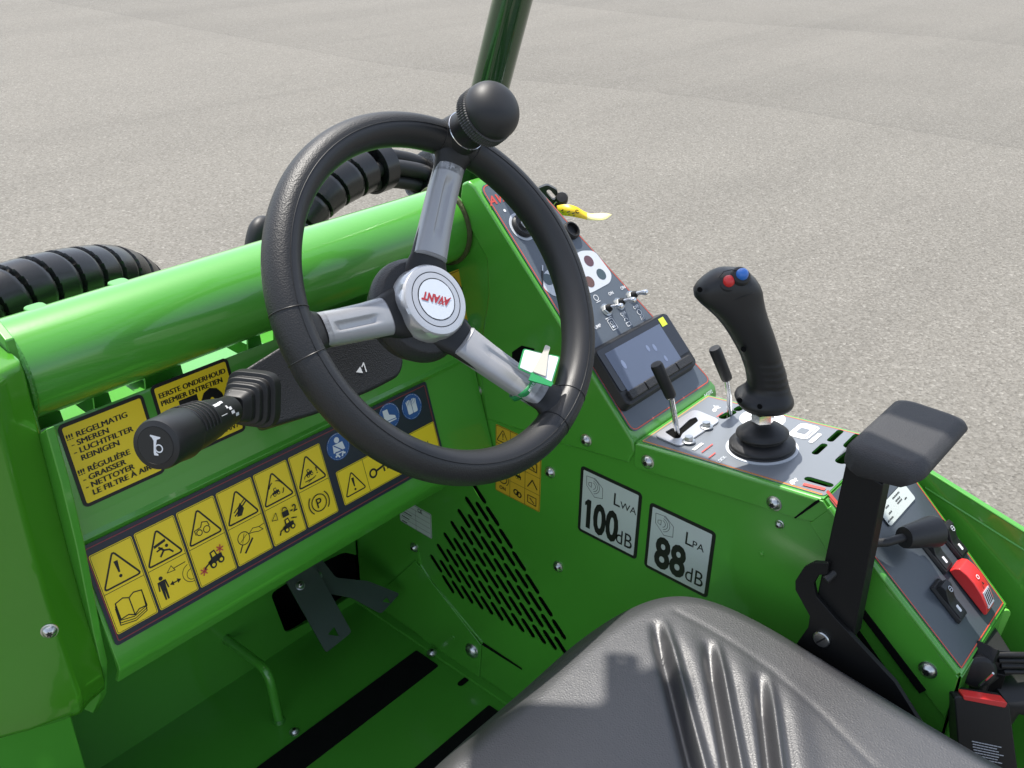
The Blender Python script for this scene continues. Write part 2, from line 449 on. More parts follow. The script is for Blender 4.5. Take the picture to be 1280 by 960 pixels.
# left side plate and the rounded left corner of the body
lp = [(50, 545), (65, 533), (84, 600), (103, 680), (124, 790), (133, 828), (131, 868), (122, 888), (112, 884)]
P = [onx(u, v, X0) for u, v in lp]
poly = [(p.y, p.z) for p in P] + [(1.0, -.87), (1.12, -.60), (.96, -.37), (.88, -.352), (.835, -.372)]
t = MB(GREEN); t.prism([(X0 - .006, y, z) for y, z in poly], (.0085, 0, 0))
part('side_plate', t, loader, .0015)
sec = [(X0 - .004, .812), (.262, .806), (.2475, .798), (.236, .8015), (.20, .816), (.14, .845), (.05, .90), (-.08, 1.0), (-.15, 1.3), (X0 - .004, 1.3)]
zs = [(-.385, 1.0), (-.392, .0), (-.62, .0), (-.70, .0), (-.742, .006), (-.765, .022), (-.776, .05), (-.778, .09)]
rings = []
for z, dy in [(-.378, .05), (-.386, .012), (-.395, 0), (-.47, .003), (-.55, .008), (-.61, .009), (-.655, .004), (-.70, -.008), (-.74, -.017), (-.762, -.014), (-.778, .004), (-.786, .03), (-.790, .06)]:
    rings.append([V((x, y + (dy * (max(.3, min(1, 1 - (x - .20) / .115)) if dy < .02 else 1) if y < 1.2 else 0), z + (-.0 if y < .83 else 0))) for x, y in sec])
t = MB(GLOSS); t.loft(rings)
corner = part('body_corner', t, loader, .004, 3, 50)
t = MB(GREEN)
t.prism([(X0 - .10, .93, -.78), (X0 - .01, .93, -.78), (X0 - .01, .93, -1.25), (X0 - .10, .93, -1.25)], (0, .2, 0))
t.prism([(-.2, .99, -.78), (X0 - .10, .95, -.78), (X0 - .10, .95, -1.25), (-.2, .99, -1.25)], (0, .2, 0))
t.prism([(X0 + .002, 1.10, -.75), (X0 + .012, 1.10, -.75), (X0 + .012, 1.02, -1.215), (X0 + .002, 1.02, -1.215)], (0, .03, 0))
part('door_sill', t, loader, .002)

def bolt(px, plane, parent, r=.0072, kind='torx'):
    p, n = plane; q = hit(*px, p, n); n = V(n).normalized(); ref = V((0, 0, 1)) if abs(n.z) < .8 else V((0, 1, 0))
    m = MB(ZINC)
    m.lathe([(r * 1.28, 0), (r * 1.28, .0012), (r * 1.08, .0016), (r * .98, .004), (r * .55, .0062), (r * .5, .0064)], q, n, 24)
    m.use(INK); m.lathe([(r * .44, .0058), (r * .44, .00655), (0, .0066)], q, n, 12, rfun=lambda i, t: 1 + .25 * math.cos(6 * t))
    if kind == 'hex':
        m = MB(ZINC); m.lathe([(r * 1.5, 0), (r * 1.5, .001), (r * 1.4, .0014)], q, n, 24)
        m.lathe([(r, .001), (r, .0055), (r * .86, .0068), (r * .3, .0068)], q, n, 6, ref)
    if kind == 'cap':
        m = MB(ZINC); m.lathe([(r * 1.2, 0), (r * 1.15, .002), (r * .95, .005), (r * .6, .0078), (r * .2, .0088)], q, n, 24)
    if kind == 'rivet':
        m = MB(GREEN); m.lathe([(r * 1.1, 0), (r, .0015), (r * .3, .002)], q, n, 18)
    return part('bolt', m, parent, ang=45)
bolt((62, 788), ((.2, .81, 0), (-.45, -.89, .06)), corner, .006)

# right side wall with slotted vent
e1 = None
def wallpx(u, v): p = onx(u, v, XW); return V((p.y, p.z, 0))
def zz(x, y): return wallpx(520 + x / 3.69, 580 + y / 3.69)
a0 = zz(270, 105); e1 = (zz(637, 730) - a0) / 6; e2 = (zz(73, 430) - a0) / 12; sd = (zz(325, 190) - a0); sl_ = sd.length - .0075
sd.normalize(); holes = []
for i in range(13):
    for j in range(-1, 9):
        s_ = a0 + e2 * i + e1 * (j + (.52 if i % 2 else 0)) ; e_ = s_ + sd * sl_
        pz, = [e_]
        # keep what lies inside the vent's outline
        def inside(q):
            A = zz(172, 612); B = zz(645, 872); C = zz(700, 822)
            d = (B - A).cross(q - A).z; return d
        ok = inside(e_) * inside(a0) > 0
        ok2 = (zz(73, 425) - zz(270, 98)).cross(s_ - zz(270, 98)).z * (zz(73, 425) - zz(270, 98)).cross(zz(400, 600) - zz(270, 98)).z > 0
        ok3 = e_.x > zz(703, 830).x - .002
        if ok and ok2 and ok3: holes.append((s_, e_))
wall = [(1.125, -1.25), (1.125, -.56), (.93, -.455), (.86, -.395), (.828, -.385), (.80, -.40), (.549, -.6445), (.5475, -.6285), (.308, -.5995), (.128, -.7385), (.125, -.80), (.125, -1.25)]
t = MB(GREEN)
t.plate([(XW, y, z) for y, z in wall], [[(XW, y, z) for y, z in caps(a.x, a.y, b.x, b.y, .0053, 5)] for a, b in holes], (.0016, 0, 0))
side = part('side_wall', t, loader, ang=30)
t = MB(VOID); t.prism([(XW + .0065, y, z) for y, z in [(.98, -.78), (.62, -.78), (.62, -1.12), (.98, -1.12)]], (.003, 0, 0))
part('vent_backing', t, side)  # black sheet stands in for the dark space behind the slots
# folded seam round the vent and the sheet edges on the wall
t = MB(GREEN)
def wl(px, w=.003, h=.0022):
    q = [onx(u, v, XW) for u, v in px]
    t.tube([(XW, p.y, p.z) for p in q], h, 6)
wl([(523, 690), (526, 706), (540, 728), (603, 803)]); part('folded_seam', t, side)
t = MB(GREEN); wl([(566, 500), (587, 562), (592, 600)]); part('folded_seam', t, side)
t = MB(VOID)
q = [onx(u, v, XW - .0006) for u, v in [(604, 803), (652, 835), (653, 838), (602, 806)]]
t.add(q, [(0, 1, 2, 3)])
part('sheet_gap', t, side)
# lower plate with the coach bolt, set on the wall
q = [onx(u, v, XW) for u, v in [(470, 745), (520, 700), (603, 806), (600, 850), (588, 850), (570, 832)]]
t = MB(GREEN); t.prism([(XW - .003, p.y, p.z) for p in q], (.0025, 0, 0))
part('kick_plate', t, side, .0008)
WP = ((XW, 0, 0), (-1, 0, 0))
for b in [(597, 488), (590, 523), (688, 590), (698, 708), (518, 684)]: bolt(b, WP, side, .0066, 'torx')
bolt((590, 813), ((XW - .003, 0, 0), (-1, 0, 0)), side, .0115, 'cap')
bolt((952, 692), WP, side, .003, 'rivet'); bolt((975, 655), WP, side, .0042)
for b in [(566, 797)]: bolt(b, ((XW - .003, 0, 0), (-1, 0, 0)), side, .004, 'rivet')

# floor, kick panel with cut-out
t = MB(GREEN); t.box((.57, .55, FZ - .004), (.70, 1.2, .008))
t.box((.862, .86, FZ + .003), (.016, .52, .006))
floor = part('cab_floor', t, loader, .001)
for a, b in [((.30, .889), (.843, .944)), ((.30, .702), (.836, .7655))]:
    t = MB(GRIP); t.prism([(x, y, FZ + .0002) for x, y in rr(a[0], a[1], b[0], b[1], .003)], (0, 0, .0016)); part('grip_strip', t, floor)
bolt((540, 816), ((0, 0, FZ + .006), (0, 0, 1)), floor, .007)
bolt((368, 915), ((0, 0, FZ), (0, 0, 1)), floor, .0065)
t = MB(VOID); q = onz(579, 852, FZ + .0009); t.add([q + V((a, b, 0)) for a, b in caps(-.006, 0, .006, 0, .0055)], [tuple(range(14))])
part('drain_hole', t, floor)
K = Fr((0, 1.12, 0), (1, 0, 0), (0, 0, 1))
hole = [K.px(u, v) for u, v in [(338, 742), (385, 712), (430, 690), (470, 700), (455, 735), (400, 770), (357, 792)]]
t = MB(GREEN)
t.plate([K.p(a, b) for a, b in [(.285, FZ - .03), (XW, FZ - .03), (XW, -.52), (.285, -.52)]], [[K.p(a, b) for a, b in rpoly(hole, .012)]], (0, .004, 0))
kick = part('kick_panel', t, loader)
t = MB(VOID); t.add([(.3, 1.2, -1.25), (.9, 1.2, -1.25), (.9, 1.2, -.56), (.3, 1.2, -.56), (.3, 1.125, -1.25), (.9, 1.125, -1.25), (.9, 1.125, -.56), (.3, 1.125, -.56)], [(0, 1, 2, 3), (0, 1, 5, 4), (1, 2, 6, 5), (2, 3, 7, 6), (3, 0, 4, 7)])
t.use(BLACKM); t.tube([(.62, 1.16, -1.02), (.70, 1.15, -1.085), (.78, 1.16, -1.09)], .009, 12)
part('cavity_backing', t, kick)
# bent grab bar on the floor
c = onx(335, 838, .588)
pth = [V((.588, 1.125, -1.112))]
e = V((.588, .994, FZ))
a = pth[0]
for k in range(9):
    s_ = k / 8; p0 = c + (a - c) * .22; p1 = c + (e - c) * .3
    pth.append(p0 * (1 - s_) ** 2 + c * 2 * s_ * (1 - s_) + p1 * s_ * s_)
pth.append(e)
t = MB(GREEN); t.tube(pth, .0075, 18); t.use(WELD); t.lathe([(.0105, 0), (.0095, .004), (.0076, .006)], e, (0, 0, 1), 18)
part('foot_bar', t, loader)
# pedals
def pedal(top, poly, tri, bl, n, bend=None):
    P0 = top; q = [hit(u, v, P0, n) for u, v in poly]; nn = V(n).normalized()
    f = Fr(q[0], (q[1] - q[0]), nn.cross(q[1] - q[0]))
    if f.n.dot(nn) < 0: f = Fr(q[0], (q[1] - q[0]), -nn.cross(q[1] - q[0]))
    o = rpoly([f.px(u, v) for u, v in poly], .006)
    h = [f.px(u, v) for u, v in tri]
    m = MB(PEDAL); m.plate([f.p(a, b) for a, b in o], [[f.p(a, b) for a, b in rpoly(h, .002)]], f.n * -.004)
    ped = part('pedal', m, loader, .0008)
    bolt(bl, (P0, n), ped, .006)
    return ped
pedal((.70, 1.04, -1.06), [(355, 722), (392, 703), (440, 790), (408, 816)], [(410, 793), (418, 783), (424, 795)], (375, 732), (-.1, -.62, .78))
pedal((.75, 1.06, -1.05), [(384, 706), (400, 696), (420, 722), (460, 726), (500, 742), (477, 767), (440, 747), (408, 741)], [(478, 752), (484, 746), (489, 754)], (397, 720), (-.1, -.62, .78))
t = MB(BLACKM); t.tube([(.66, 1.09, -.985), (.80, 1.09, -.985)], .011, 16); t.box((.71, 1.09, -.985), (.05, .03, .05)); part('pedal_shaft', t, loader, .002)
# ------------------------------------------------------------------ instrument tower
G = Fr((XW, .819, -.357), (1, 0, 0), (0, .7058, .7084))
side2 = [(.832, -.3525), (.819, -.3575), (.552, -.6255), (.5475, -.639), (.556, -.6605), (.663, -.677), (.80, -.692), (.815, -.60), (.797, -.50), (.80, -.45), (.829, -.415), (.846, -.378), (.843, -.358)]
rx = [.955, .962, 1.066, 1.066, 1.066, 1.04, 1.01, 1.0, .98, .96, .955, .955, .955]
t = MB(GREEN)
t.prism([(XW - .003, y, z) for y, z in side2], None, [(x, y, z) for x, (y, z) in zip(rx, side2)])
tower = part('instrument_tower', t, loader, .004, 3, 30)
for b in [(733, 550)]: bolt(b, ((XW - .003, 0, 0), (-1, 0, 0)), tower, .0068)
# flat black patch painted as the dark of a hole beside the spoke
t = MB(VOID); q = [onx(u, v, XW - .0034) for u, v in [(640, 440), (652, 432), (668, 436), (668, 452), (650, 456), (640, 452)]]
t.add(q, [tuple(range(6))]); part('cable_hole', t, tower)

d = Dec(G, .0012)
ol = [(.003, -.006), (.018, .0005), (.105, .0005), (.117, -.04), (.121, -.10), (.190, -.3705), (.003, -.3705)]
ol = [(.003, -.002), (.088, -.002), (.0985, -.03), (.1165, -.10), (.1915, -.3705), (.003, -.3705)]
d.slab(rpoly(ol, .012), OVERD, .0012)
d.line(rpoly([(.005, -.004), (.087, -.004), (.0965, -.03), (.1145, -.10), (.1892, -.3685), (.005, -.3685)], .011), .0013, ORANGE, True)
d.up()
gx = lambda u, v: G.px(u, v)
a, b = gx(612, 258); d.text('AVANT', a, b, .012, REDINK, .03, 1.1, shear=.35)
a, b = gx(630, 264); d.disc(a, b, .0022, WHITE)
a, b = gx(652, 284); d.ring(a, b, .0185, .004, PALE)
ind = [gx(u, v) for u, v in [(725, 314), (742, 314), (764, 343), (762, 354), (738, 367), (692, 372), (677, 360), (679, 340), (700, 332)]]
d.poly(rpoly(ind, .008), PALE); d.up()
for (u, v), m in zip([(735, 327), (750.5, 343.5), (736, 353), (684, 350)], [LENS1, LENS2, LENS3, LENS2]):
    a, b = gx(u, v); d.disc(a, b, .0082, m)
for s_, u, v in [('ON', 762.5, 367.6), ('ON', 777.5, 360.5), ('OFF', 778, 393), ('OFF', 794, 384.5)]:
    a, b = gx(u, v); d.text(s_, a, b - .002, .0045, WHITE, .02, 1, 'C')
a, b = gx(750, 407); d.text('PUMP', a, b - .002, .0045, WHITE, .02, 1, 'R')
a, b = gx(884, 493); d.text('A43592', a, b - .002, .0046, PALE, .01, 1, 'C', shear=.2)
# pictograms under and over the toggles: a framed pump, a beacon and a work lamp
a, b = gx(764.5, 406); d.line(rr(a - .0055, b - .0075, a + .0055, b + .0075, .0008), .0009, WHITE, True); d.line([(a - .006, b + .010), (a + .006, b + .010)], .0012, WHITE); d.line([(a, b + .010), (a, b + .0075)], .0009, WHITE)
d.rect(a - .003, b - .005, a + .003, b - .0018, WHITE); d.ring(a, b + .002, .0024, .0008, WHITE)
a, b = gx(782.5, 402); d.line([(a - .004, b - .002), (a - .004, b - .007), (a + .004, b - .007), (a + .004, b - .002), (a - .004, b - .002)], .0009, WHITE); d.ring(a, b + .001, .0033, .0009, WHITE, 0, 180)
for k in (-.002, .0, .002): d.line([(a + k, b + .006), (a + k, b + .0095)], .0007, WHITE)
a, b = gx(800, 394); d.ring(a, b + .004, .0038, .0009, WHITE)
for k in (-.003, 0, .003): d.line([(a + k, b - .001), (a + k - .0015, b - .007)], .0007, WHITE)
a, b = gx(744, 373); d.ring(a, b, .004, .0009, WHITE); d.line([(a - .004, b - .006), (a + .004, b - .006)], .0009, WHITE)
a, b = gx(677, 350); d.up(); a2, b2 = gx(677.5, 334); d.line([gx(677, 333), gx(677, 341)], .002, PALE); d.line([gx(677, 340), gx(677, 358)], .0022, INK)
over1 = d.done('control_overlay', tower)

def on(fr, u, v, h=0): a, b = fr.px(u, v); return fr.p(a, b, h)
# ignition switch barrel, round socket
t = MB(PLASTIC)
t.lathe([(.0165, .0012), (.0165, .006), (.0145, .008), (.0125, .008), (.012, .0065), (.0, .0065)], on(G, 652, 284), G.n, 36)
t.use(ZINC); t.lathe([(.0075, .006), (.0075, .010), (.0065, .011), (0, .011)], on(G, 652, 284), G.n, 24)
t.use(INK); t.box(on(G, 652, 284) + G.n * .011, (.002, .010, .0012), G.R())
ign = part('ignition_switch', t, tower)
t = MB(PLASTIC); t.lathe([(.0125, .001), (.0125, .006), (.011, .0085), (.0095, .0085), (.009, .003), (0, .003)], on(G, 712, 290), G.n, 32)
part('power_socket', t, tower)
# three toggle switches
def toggle(u, v, tilt):
    o = on(G, u, v)
    m = MB(ZINC); m.lathe([(.0088, .001), (.0088, .0022), (.006, .0024)], o, G.n, 24)
    m.lathe([(.0072, .0022), (.0072, .0052), (.0062, .006), (.004, .006)], o, G.n, 6)
    sw = part('toggle_switch', m, tower)
    m = MB(PLASTIC); m.lathe([(.0055, .006), (.0052, .009), (.0036, .0115), (.003, .013)], o, G.n, 20)
    part('boot', m, sw)
    ax = (G.n + G.v * tilt + G.u * .25).normalized()
    m = MB(CHROME); b0 = o + G.n * .011
    m.lathe([(.0025, 0), (.0027, .006), (.0036, .0115), (.0040, .0140), (.0036, .0163), (.0018, .0178), (0, .0181)], b0, ax, 16)
    part('bat', m, sw)
toggle(757, 388, -.55); toggle(773, 380.5, -.55); toggle(788.5, 371.5, -.5)
# display with four keys
HD = .0135
G2 = Fr(G.p(0, 0, HD), G.u, G.v)
bl = G2.px(786, 509); br = G2.px(874, 456); tr = G2.px(834, 387)
x0 = bl[0] - .004; x1 = (br[0] + tr[0]) / 2 + .001; y0 = (bl[1] + br[1]) / 2 - .002; y1 = tr[1] + .002
t = MB(SATIN)
t.prism([G.p(x, y, .001) for x, y in rr(x0, y0, x1, y1, .010)], None, [G.p(x, y, HD) for x, y in rr(x0 + .004, y0 + .004, x1 - .004, y1 - .004, .008)])
disp = part('display_unit', t, tower, .0012)
sc = [G2.px(u, v) for u, v in [(753, 443), (822, 407), (855.5, 452.5), (789, 494)]]
sx0 = (sc[0][0] + sc[3][0]) / 2; sx1 = (sc[1][0] + sc[2][0]) / 2; sy1 = (sc[0][1] + sc[1][1]) / 2; sy0 = (sc[2][1] + sc[3][1]) / 2
t = MB(mat('glossy_black_glass', (.008, .009, .012), .08, 0, .6, .03))
t.prism([G2.p(x, y, .0001) for x, y in rr(x0 + .006, y0 + .024, x1 - .006, y1 - .006, .004)], G2.n * .0009)
part('glass_frame', t, disp)
d = Dec(G2, .0013); d.rect(sx0, sy0, sx1, sy1, LCD); d.up()
FAINT = mat('smudge_on_screen', (.17, .21, .32), .35)
for fx, fy, r in ((.16, .62, .0042), (.62, .66, .0032), (.72, .60, .0036), (.78, .28, .003)):
    cx = sx0 + (sx1 - sx0) * fx; cy = sy0 + (sy1 - sy0) * fy
    d.poly([(cx + r * .8 * math.cos(q * PI / 10), cy + r * 1.5 * math.sin(q * PI / 10)) for q in range(20)], FAINT)
d.done('screen', disp)
d = Dec(G2, .0016); a, b = G2.px(828, 402.5); d.rect(a - .007, b - .006, a + .005, b + .006, LIMEF); d.done('film_tab', disp)
for k in range(4):
    wd = (x1 - x0 - .026) / 4; cx = x0 + .013 + wd * (k + .5)
    t = MB(PEBBLE); t.prism([G2.p(x, y, -.0005) for x, y in rr(cx - wd / 2 + .0006, y0 + .008, cx + wd / 2 - .0006, y0 + .021, .0015)], None, [G2.p(x, y, .0045) for x, y in rr(cx - wd / 2 + .0012, y0 + .0095, cx + wd / 2 - .0012, y0 + .0195, .0012)])
    part('key', t, disp, .0008)

# ------------------------------------------------------------------ side console
CN = Fr((XW, .549, -.627), (1, 0, 0), (0, .9927, -.1205))
RN = Fr((XW, .302, -.5985), (1, 0, 0), (0, .784, .6207))
XR = 1.036
cx_ = lambda u, v: CN.px(u, v)
LB = Fr(CN.p(0, 0, .0), CN.u, CN.v)
slots = []
def slot(u0, v0, u1, v1, r): a = cx_(u0, v0); b = cx_(u1, v1); slots.append(caps(*a, *b, r, 5))
slot(1038, 551, 1050, 540, .0042); slot(1019, 567, 1030, 557, .0042)
slot(1062, 558, 1074, 546, .0075); slot(1052, 577, 1066, 562, .0075)
slot(1011, 599.5, 1036, 607, .0052)
slot(904, 522, 915, 516, .006); slot(922, 512.5, 926, 510, .0055)
slot(838, 545, 850, 548, .0055)
top_poly = [(.0, .0), (.0, -.2445), (XR - XW, -.2445), (XR - XW, .0)]
t = MB(GREEN); t.plate([CN.p(a, b, -.003) for a, b in top_poly], [[CN.p(a, b, -.003) for a, b in s_] for s_ in slots], CN.n * .003)
t.plate([RN.p(a, b, -.003) for a, b in [(.0, .002), (.0, -.2215), (.147, -.2215), (XR - XW, .002)]], [], RN.n * .003)
t.prism([(XW, .130, -.7395), (XW + .147, .130, -.7395), (XW + .147, .130, -1.2), (XW, .130, -1.2)], (0, -.003, 0))
t.prism([(XR, .549, -.63), (XR, .306, -.602), (XR - .018, .13, -.7395), (XR, .13, -1.2), (XR, .549, -1.2)], (-.003, 0, 0))
cons = part('side_console', t, loader)
t = MB(VOID); t.add([CN.p(a, b, -.05) for a, b in top_poly], [(0, 1, 2, 3)]); part('console_dark_sheet', t, cons)  # black sheet stands in for the unlit inside below the slots
# rolled front edge, flange on the wall, mitred corner
t = MB(GREEN)
f1 = [(.5485, -.6275), (.305, -.5985), (.297, -.606), (.312, -.629), (.330, -.6335), (.545, -.661), (.5475, -.655)]
t.prism([(XW - .0035, y, z) for y, z in f1], (.003, 0, 0))
f2 = [(.301, -.6035), (.130, -.7395), (.130, -.80), (.225, -.725), (.316, -.632), (.312, -.628)]
t.prism([(XW - .003, y, z) for y, z in f2], (.0025, 0, 0))
t.tube([CN.p(.0005, -.002, -.0035), CN.p(.0005, -.243, -.0035)], .0042, 12)
t.tube([RN.p(.0005, -.006, -.0035), RN.p(.0005, -.219, -.0035)], .0042, 12)
flange = part('console_flange', t, cons, .0012)
t = MB(VOID); q = [onx(u, v, XW - .0042) for u, v in [(1018, 627), (1023.5, 624), (1025, 627), (994, 648.5), (992.5, 647)]]; t.add(q, [(0, 1, 2, 3, 4)]); part('sheet_gap', t, flange)
for b in [(810, 577), (968, 629)]: bolt(b, ((XW - .0035, 0, 0), (-1, 0, 0)), flange, .0072)
bolt((1160, 837), ((XW - .003, 0, 0), (-1, 0, 0)), flange, .0078)

d = Dec(CN, .0009)
d.mb.use(OVER)
lo_ = rpoly([(.004, -.004), (.004, -.2435), (XR - XW - .004, -.2435), (XR - XW - .004, -.004)], .006)
d.mb.plate([CN.p(a, b, .0001) for a, b in lo_], [[CN.p(a, b, .0001) for a, b in s_] for s_ in slots], CN.n * .0008)
d.up()
d.line([(.0055, -.240), (.0055, -.006), (XR - XW - .0055, -.006)], .0009, YELA); d.line([(XR - XW - .0055, -.006), (XR - XW - .0055, -.240)], .0012, ORANGE)
d.line([(.0068, -.006), (.0068, -.240)], .0009, ORANGE)
def blob(d, fr, u, v, pts, k, m):
    a, b = fr.px(u, v); d.poly([(a + x * k, b + y * k) for x, y in pts], m)
HARE = [(-1, -.35), (-.75, .1), (-.2, .3), (.35, .25), (.55, .5), (1.0, .95), (.8, .45), (1.05, .3), (1.15, .05), (.9, -.1), (.7, -.2), (.95, -.5), (.6, -.45), (.3, -.25), (-.2, -.3), (-.6, -.55)]
TORT = [(-1, -.3), (-.8, .15), (-.3, .5), (.25, .5), (.6, .2), (.95, .4), (1.15, .2), (1.0, 0), (.6, -.1), (.7, -.4), (.4, -.4), (.3, -.2), (-.3, -.2), (-.4, -.45), (-.7, -.45), (-.7, -.2)]
blob(d, CN, 894, 512, HARE, .0085, WHITE); blob(d, CN, 992, 603, TORT, .0075, WHITE)
a, b = cx_(897, 518); d.line([(a - .008, b - .004), (a + .006, b - .004)], .0016, REDINK)
a, b = cx_(953, 524.5); d.disc(a, b, .0285, WHITE); d.up(); d.line([(a - .002, b - .026), (a - .002, b + .026)], .0012, OVER); d.line([(a - .018, b + .008), (a - .012, b - .004), (a - .008, b + .008)], .0014, OVER); d.line([(a + .010, b), (a + .018, b + .004)], .0014, OVER)
a, b = cx_(1005, 540)
d.poly([(a + x, b + y) for x, y in rr(-.020, -.013, .020, .013, .007)], WHITE); d.up()
d.poly([(a + x, b + y) for x, y in rr(-.0085, -.005, .007, .007, .002)], OVER); d.line([(a - .016, b - .0095), (a + .015, b - .0095)], .0016, OVER); d.line([(a - .016, b + .008), (a - .012, b + .010), (a - .010, b + .006)], .0014, OVER); d.line([(a + .012, b + .009), (a + .016, b + .004)], .0014, OVER)
a, b = cx_(1019, 549); d.poly([(a + x, b + y) for x, y in rr(-.014, -.0028, .014, .0028, .0028)], WHITE); d.up(); d.line([(a - .009, b), (a + .009, b)], .0011, OVER)
a, b = cx_(873, 559.5); d.line([(a - .010, b), (a + .008, b)], .0042, WHITE); d.up(); d.line([(a - .007, b), (a + .005, b)], .0012, OVER)
for u, v, l in ((884, 562, .012), (890, 571, .007)):
    a, b = cx_(u, v); d.line([(a - l, b), (a + l, b)], .0018, REDINK)
a, b = cx_(902, 576); d.text('LOCK', a, b - .002, .0046, PALE, .01, 1, 'C')
d.line([cx_(1006, 607.5), cx_(1029, 613)], .0055, REDINK)
d.done('control_overlay', cons)

d = Dec(RN, .0009)
d.slab(rpoly([(.004, .0015), (.004, -.2185), (.143, -.2185), (XR - XW - .003, .0015)], .005), OVERR, .0012)
d.line([(.0055, 0), (.0055, -.217), (.1418, -.217), (XR - XW - .0045, 0)], .0013, ORANGE); d.up()
d.line([RN.px(1034, 616), RN.px(1049, 634)], .0055, REDINK)
d.done('control_overlay', cons)
la = [RN.px(u, v) for u, v in [(1125, 602), (1143, 625), (1110, 658), (1096, 641)]]
lx0 = (la[2][0] + la[3][0]) / 2; lx1 = (la[0][0] + la[1][0]) / 2; ly0 = (la[1][1] + la[2][1]) / 2; ly1 = (la[0][1] + la[3][1]) / 2
d = Dec(RN, .0028); d.slab(rr(lx0, ly0, lx1, ly1, .003), PAPER, .0006)
for fx, fy, n in ((.62, .82, 9), (.60, .62, 6), (.60, .48, 6), (.78, .36, 3), (.25, .75, 4), (.22, .45, 4), (.12, .22, 7)):
    a = lx0 + (lx1 - lx0) * fx; b = ly0 + (ly1 - ly0) * fy
    for k in range(n): d.rect(a + (k - n / 2) * .0022, b - .0007, a + (k - n / 2) * .0022 + .0015, b + .0009 * (1 + k % 2 * .5), INK)
d.done('paper_label', cons, 'small white printed label on the sloping rear panel')

# rockers on the sloping panel
def rocker(u, v, w_=.023, l_=.048, h_=.0):
    a, b = RN.px(u, v); f = RN.sub(a, b)
    m = MB(PLASTIC); m.prism([f.p(x, y, .0018) for x, y in rr(-w_ / 2, -l_ / 2, w_ / 2, l_ / 2, .002)], None, [f.p(x, y, .006) for x, y in rr(-w_ / 2 + .0015, -l_ / 2 + .0015, w_ / 2 - .0015, l_ / 2 - .0015, .002)])
    r = part('rocker_switch', m, cons, .0008)
    m = MB(SATIN); pr = [(-l_ / 2 + .004, .004), (-l_ / 2 + .004, .0075), (-.004, .0072), (0, .008), (l_ / 2 - .010, .0145), (l_ / 2 - .004, .013), (l_ / 2 - .004, .004)]
    m.prism([f.p(-w_ / 2 + .003, y, z) for y, z in pr], f.u * (w_ - .006)); rk = part('rocker', m, r, .001)
    m = MB(WHITE); m.prism([f.p(x, y, .0071) for x, y in rr(-.002, -.0155, .002, -.0075, .0012)], f.n * .0007)
    part('marker', m, r)
    dd = Dec(f.sub(0, .011, 0, .0143)); dd.ring(0, 0, .003, .0008, PALE); dd.line([(-.002, 0), (.002, 0)], .0008, PALE); dd.done('symbol', r)
    return r
rocker(1186, 676); rocker(1166, 692); rocker(1183, 752)
a, b = RN.px(1209, 737); f = RN.sub(a + .002, b)
pr = [(-.030, .003), (-.030, .007), (-.022, .0125), (-.008, .017), (.006, .019), (.018, .0185), (.027, .016), (.030, .011), (.030, .003)]
t = MB(REDP); t.prism([f.p(-.0125, y, z) for y, z in pr], f.u * .025)
sw = part('emergency_stop', t, cons, .0016, 3, 30, label='red plastic emergency switch cover')
d = Dec(f.sub(0, .000, 0, .0195)); d.ring(0, .008, .0022, .0009, WHITE); d.poly([(-.002, -.002), (.002, -.002), (0, .002)], INK)
d.done('symbol', sw)
m = MB(PALE); m.prism([f.p(-.0085, y, z) for y, z in [(-.026, .0116), (-.008, .0180), (-.008, .0165), (-.026, .010)]], f.u * .017)
m.use(INK)
for k in range(4): m.prism([f.p(-.0065 + k * .004, y, z) for y, z in [(-.0235, .01315), (-.010, .0179), (-.010, .0172), (-.0235, .0125)]], f.u * .0012)
part('ribbed_insert', m, sw)
# heavy cable plug lying over the switches
p0 = hit(1086, 679, RN.p(0, 0, .010), RN.n); p1 = hit(1108, 678, RN.p(0, 0, .018), RN.n); p2 = hit(1130, 672, RN.p(0, 0, .026), RN.n); p3 = hit(1168, 664, RN.p(0, 0, .032), RN.n)
t = MB(RUBBER); ax = (p3 - p2)
t.lathe([(.006, -.001), (.0115, 0), (.0125, .004), (.0175, ax.length * .93), (.0175, ax.length), (.015, ax.length + .002), (.0, ax.length + .002)], p2, ax, 32)
plug = part('cable_plug', t, cons, ang=40)
t = MB(RUBBER); t.tube([p0 + V((-.05, .02, -.03)), p0 + V((-.02, .006, -.008)), p0, p1, p2 - ax.normalized() * .004, p2], .0048, 14); part('cable', t, plug)

# outer guard plate beyond the console
FX = 1.0395
e = [onx(u, v, FX) for u, v in [(1138, 578), (1150, 583), (1280, 664)]]
t = MB(GREEN)
sl2 = (e[2].z - e[1].z) / (e[2].y - e[1].y)
yr = -.25; zr = e[1].z + sl2 * (yr - e[1].y)
t.prism([(FX, .315, -.612), (FX, e[1].y + .02, e[1].z - .004), (FX, e[1].y, e[1].z), (FX, yr, zr), (FX, yr, -1.25), (FX, .315, -1.25)], (.004, 0, 0))
t.prism([(FX, e[1].y, e[1].z), (FX, yr, zr), (FX + .009, yr, zr), (FX + .009, e[1].y, e[1].z)], (0, 0, -.004))
guard = part('side_guard', t, loader, .0018)
t = MB(GREEN); t.tube([V((FX, .25, e[1].z + sl2 * (.25 - e[1].y) - .022)), V((FX, yr, zr - .022))], .0016, 6); part('folded_seam', t, guard)
# little upright lug at the rear end of the console
q = hit(1257, 768, (1.012, .122, -.735), (.755, .656, 0))
t = MB(SUNLITG); f = Fr(q, (.656, -.755, 0), (0, 0, 1)); t.prism([f.p(x, y) for x, y in caps(0, 0, -.004, -.045, .006)], f.n * -.004)
part('catch', t, cons, .001)

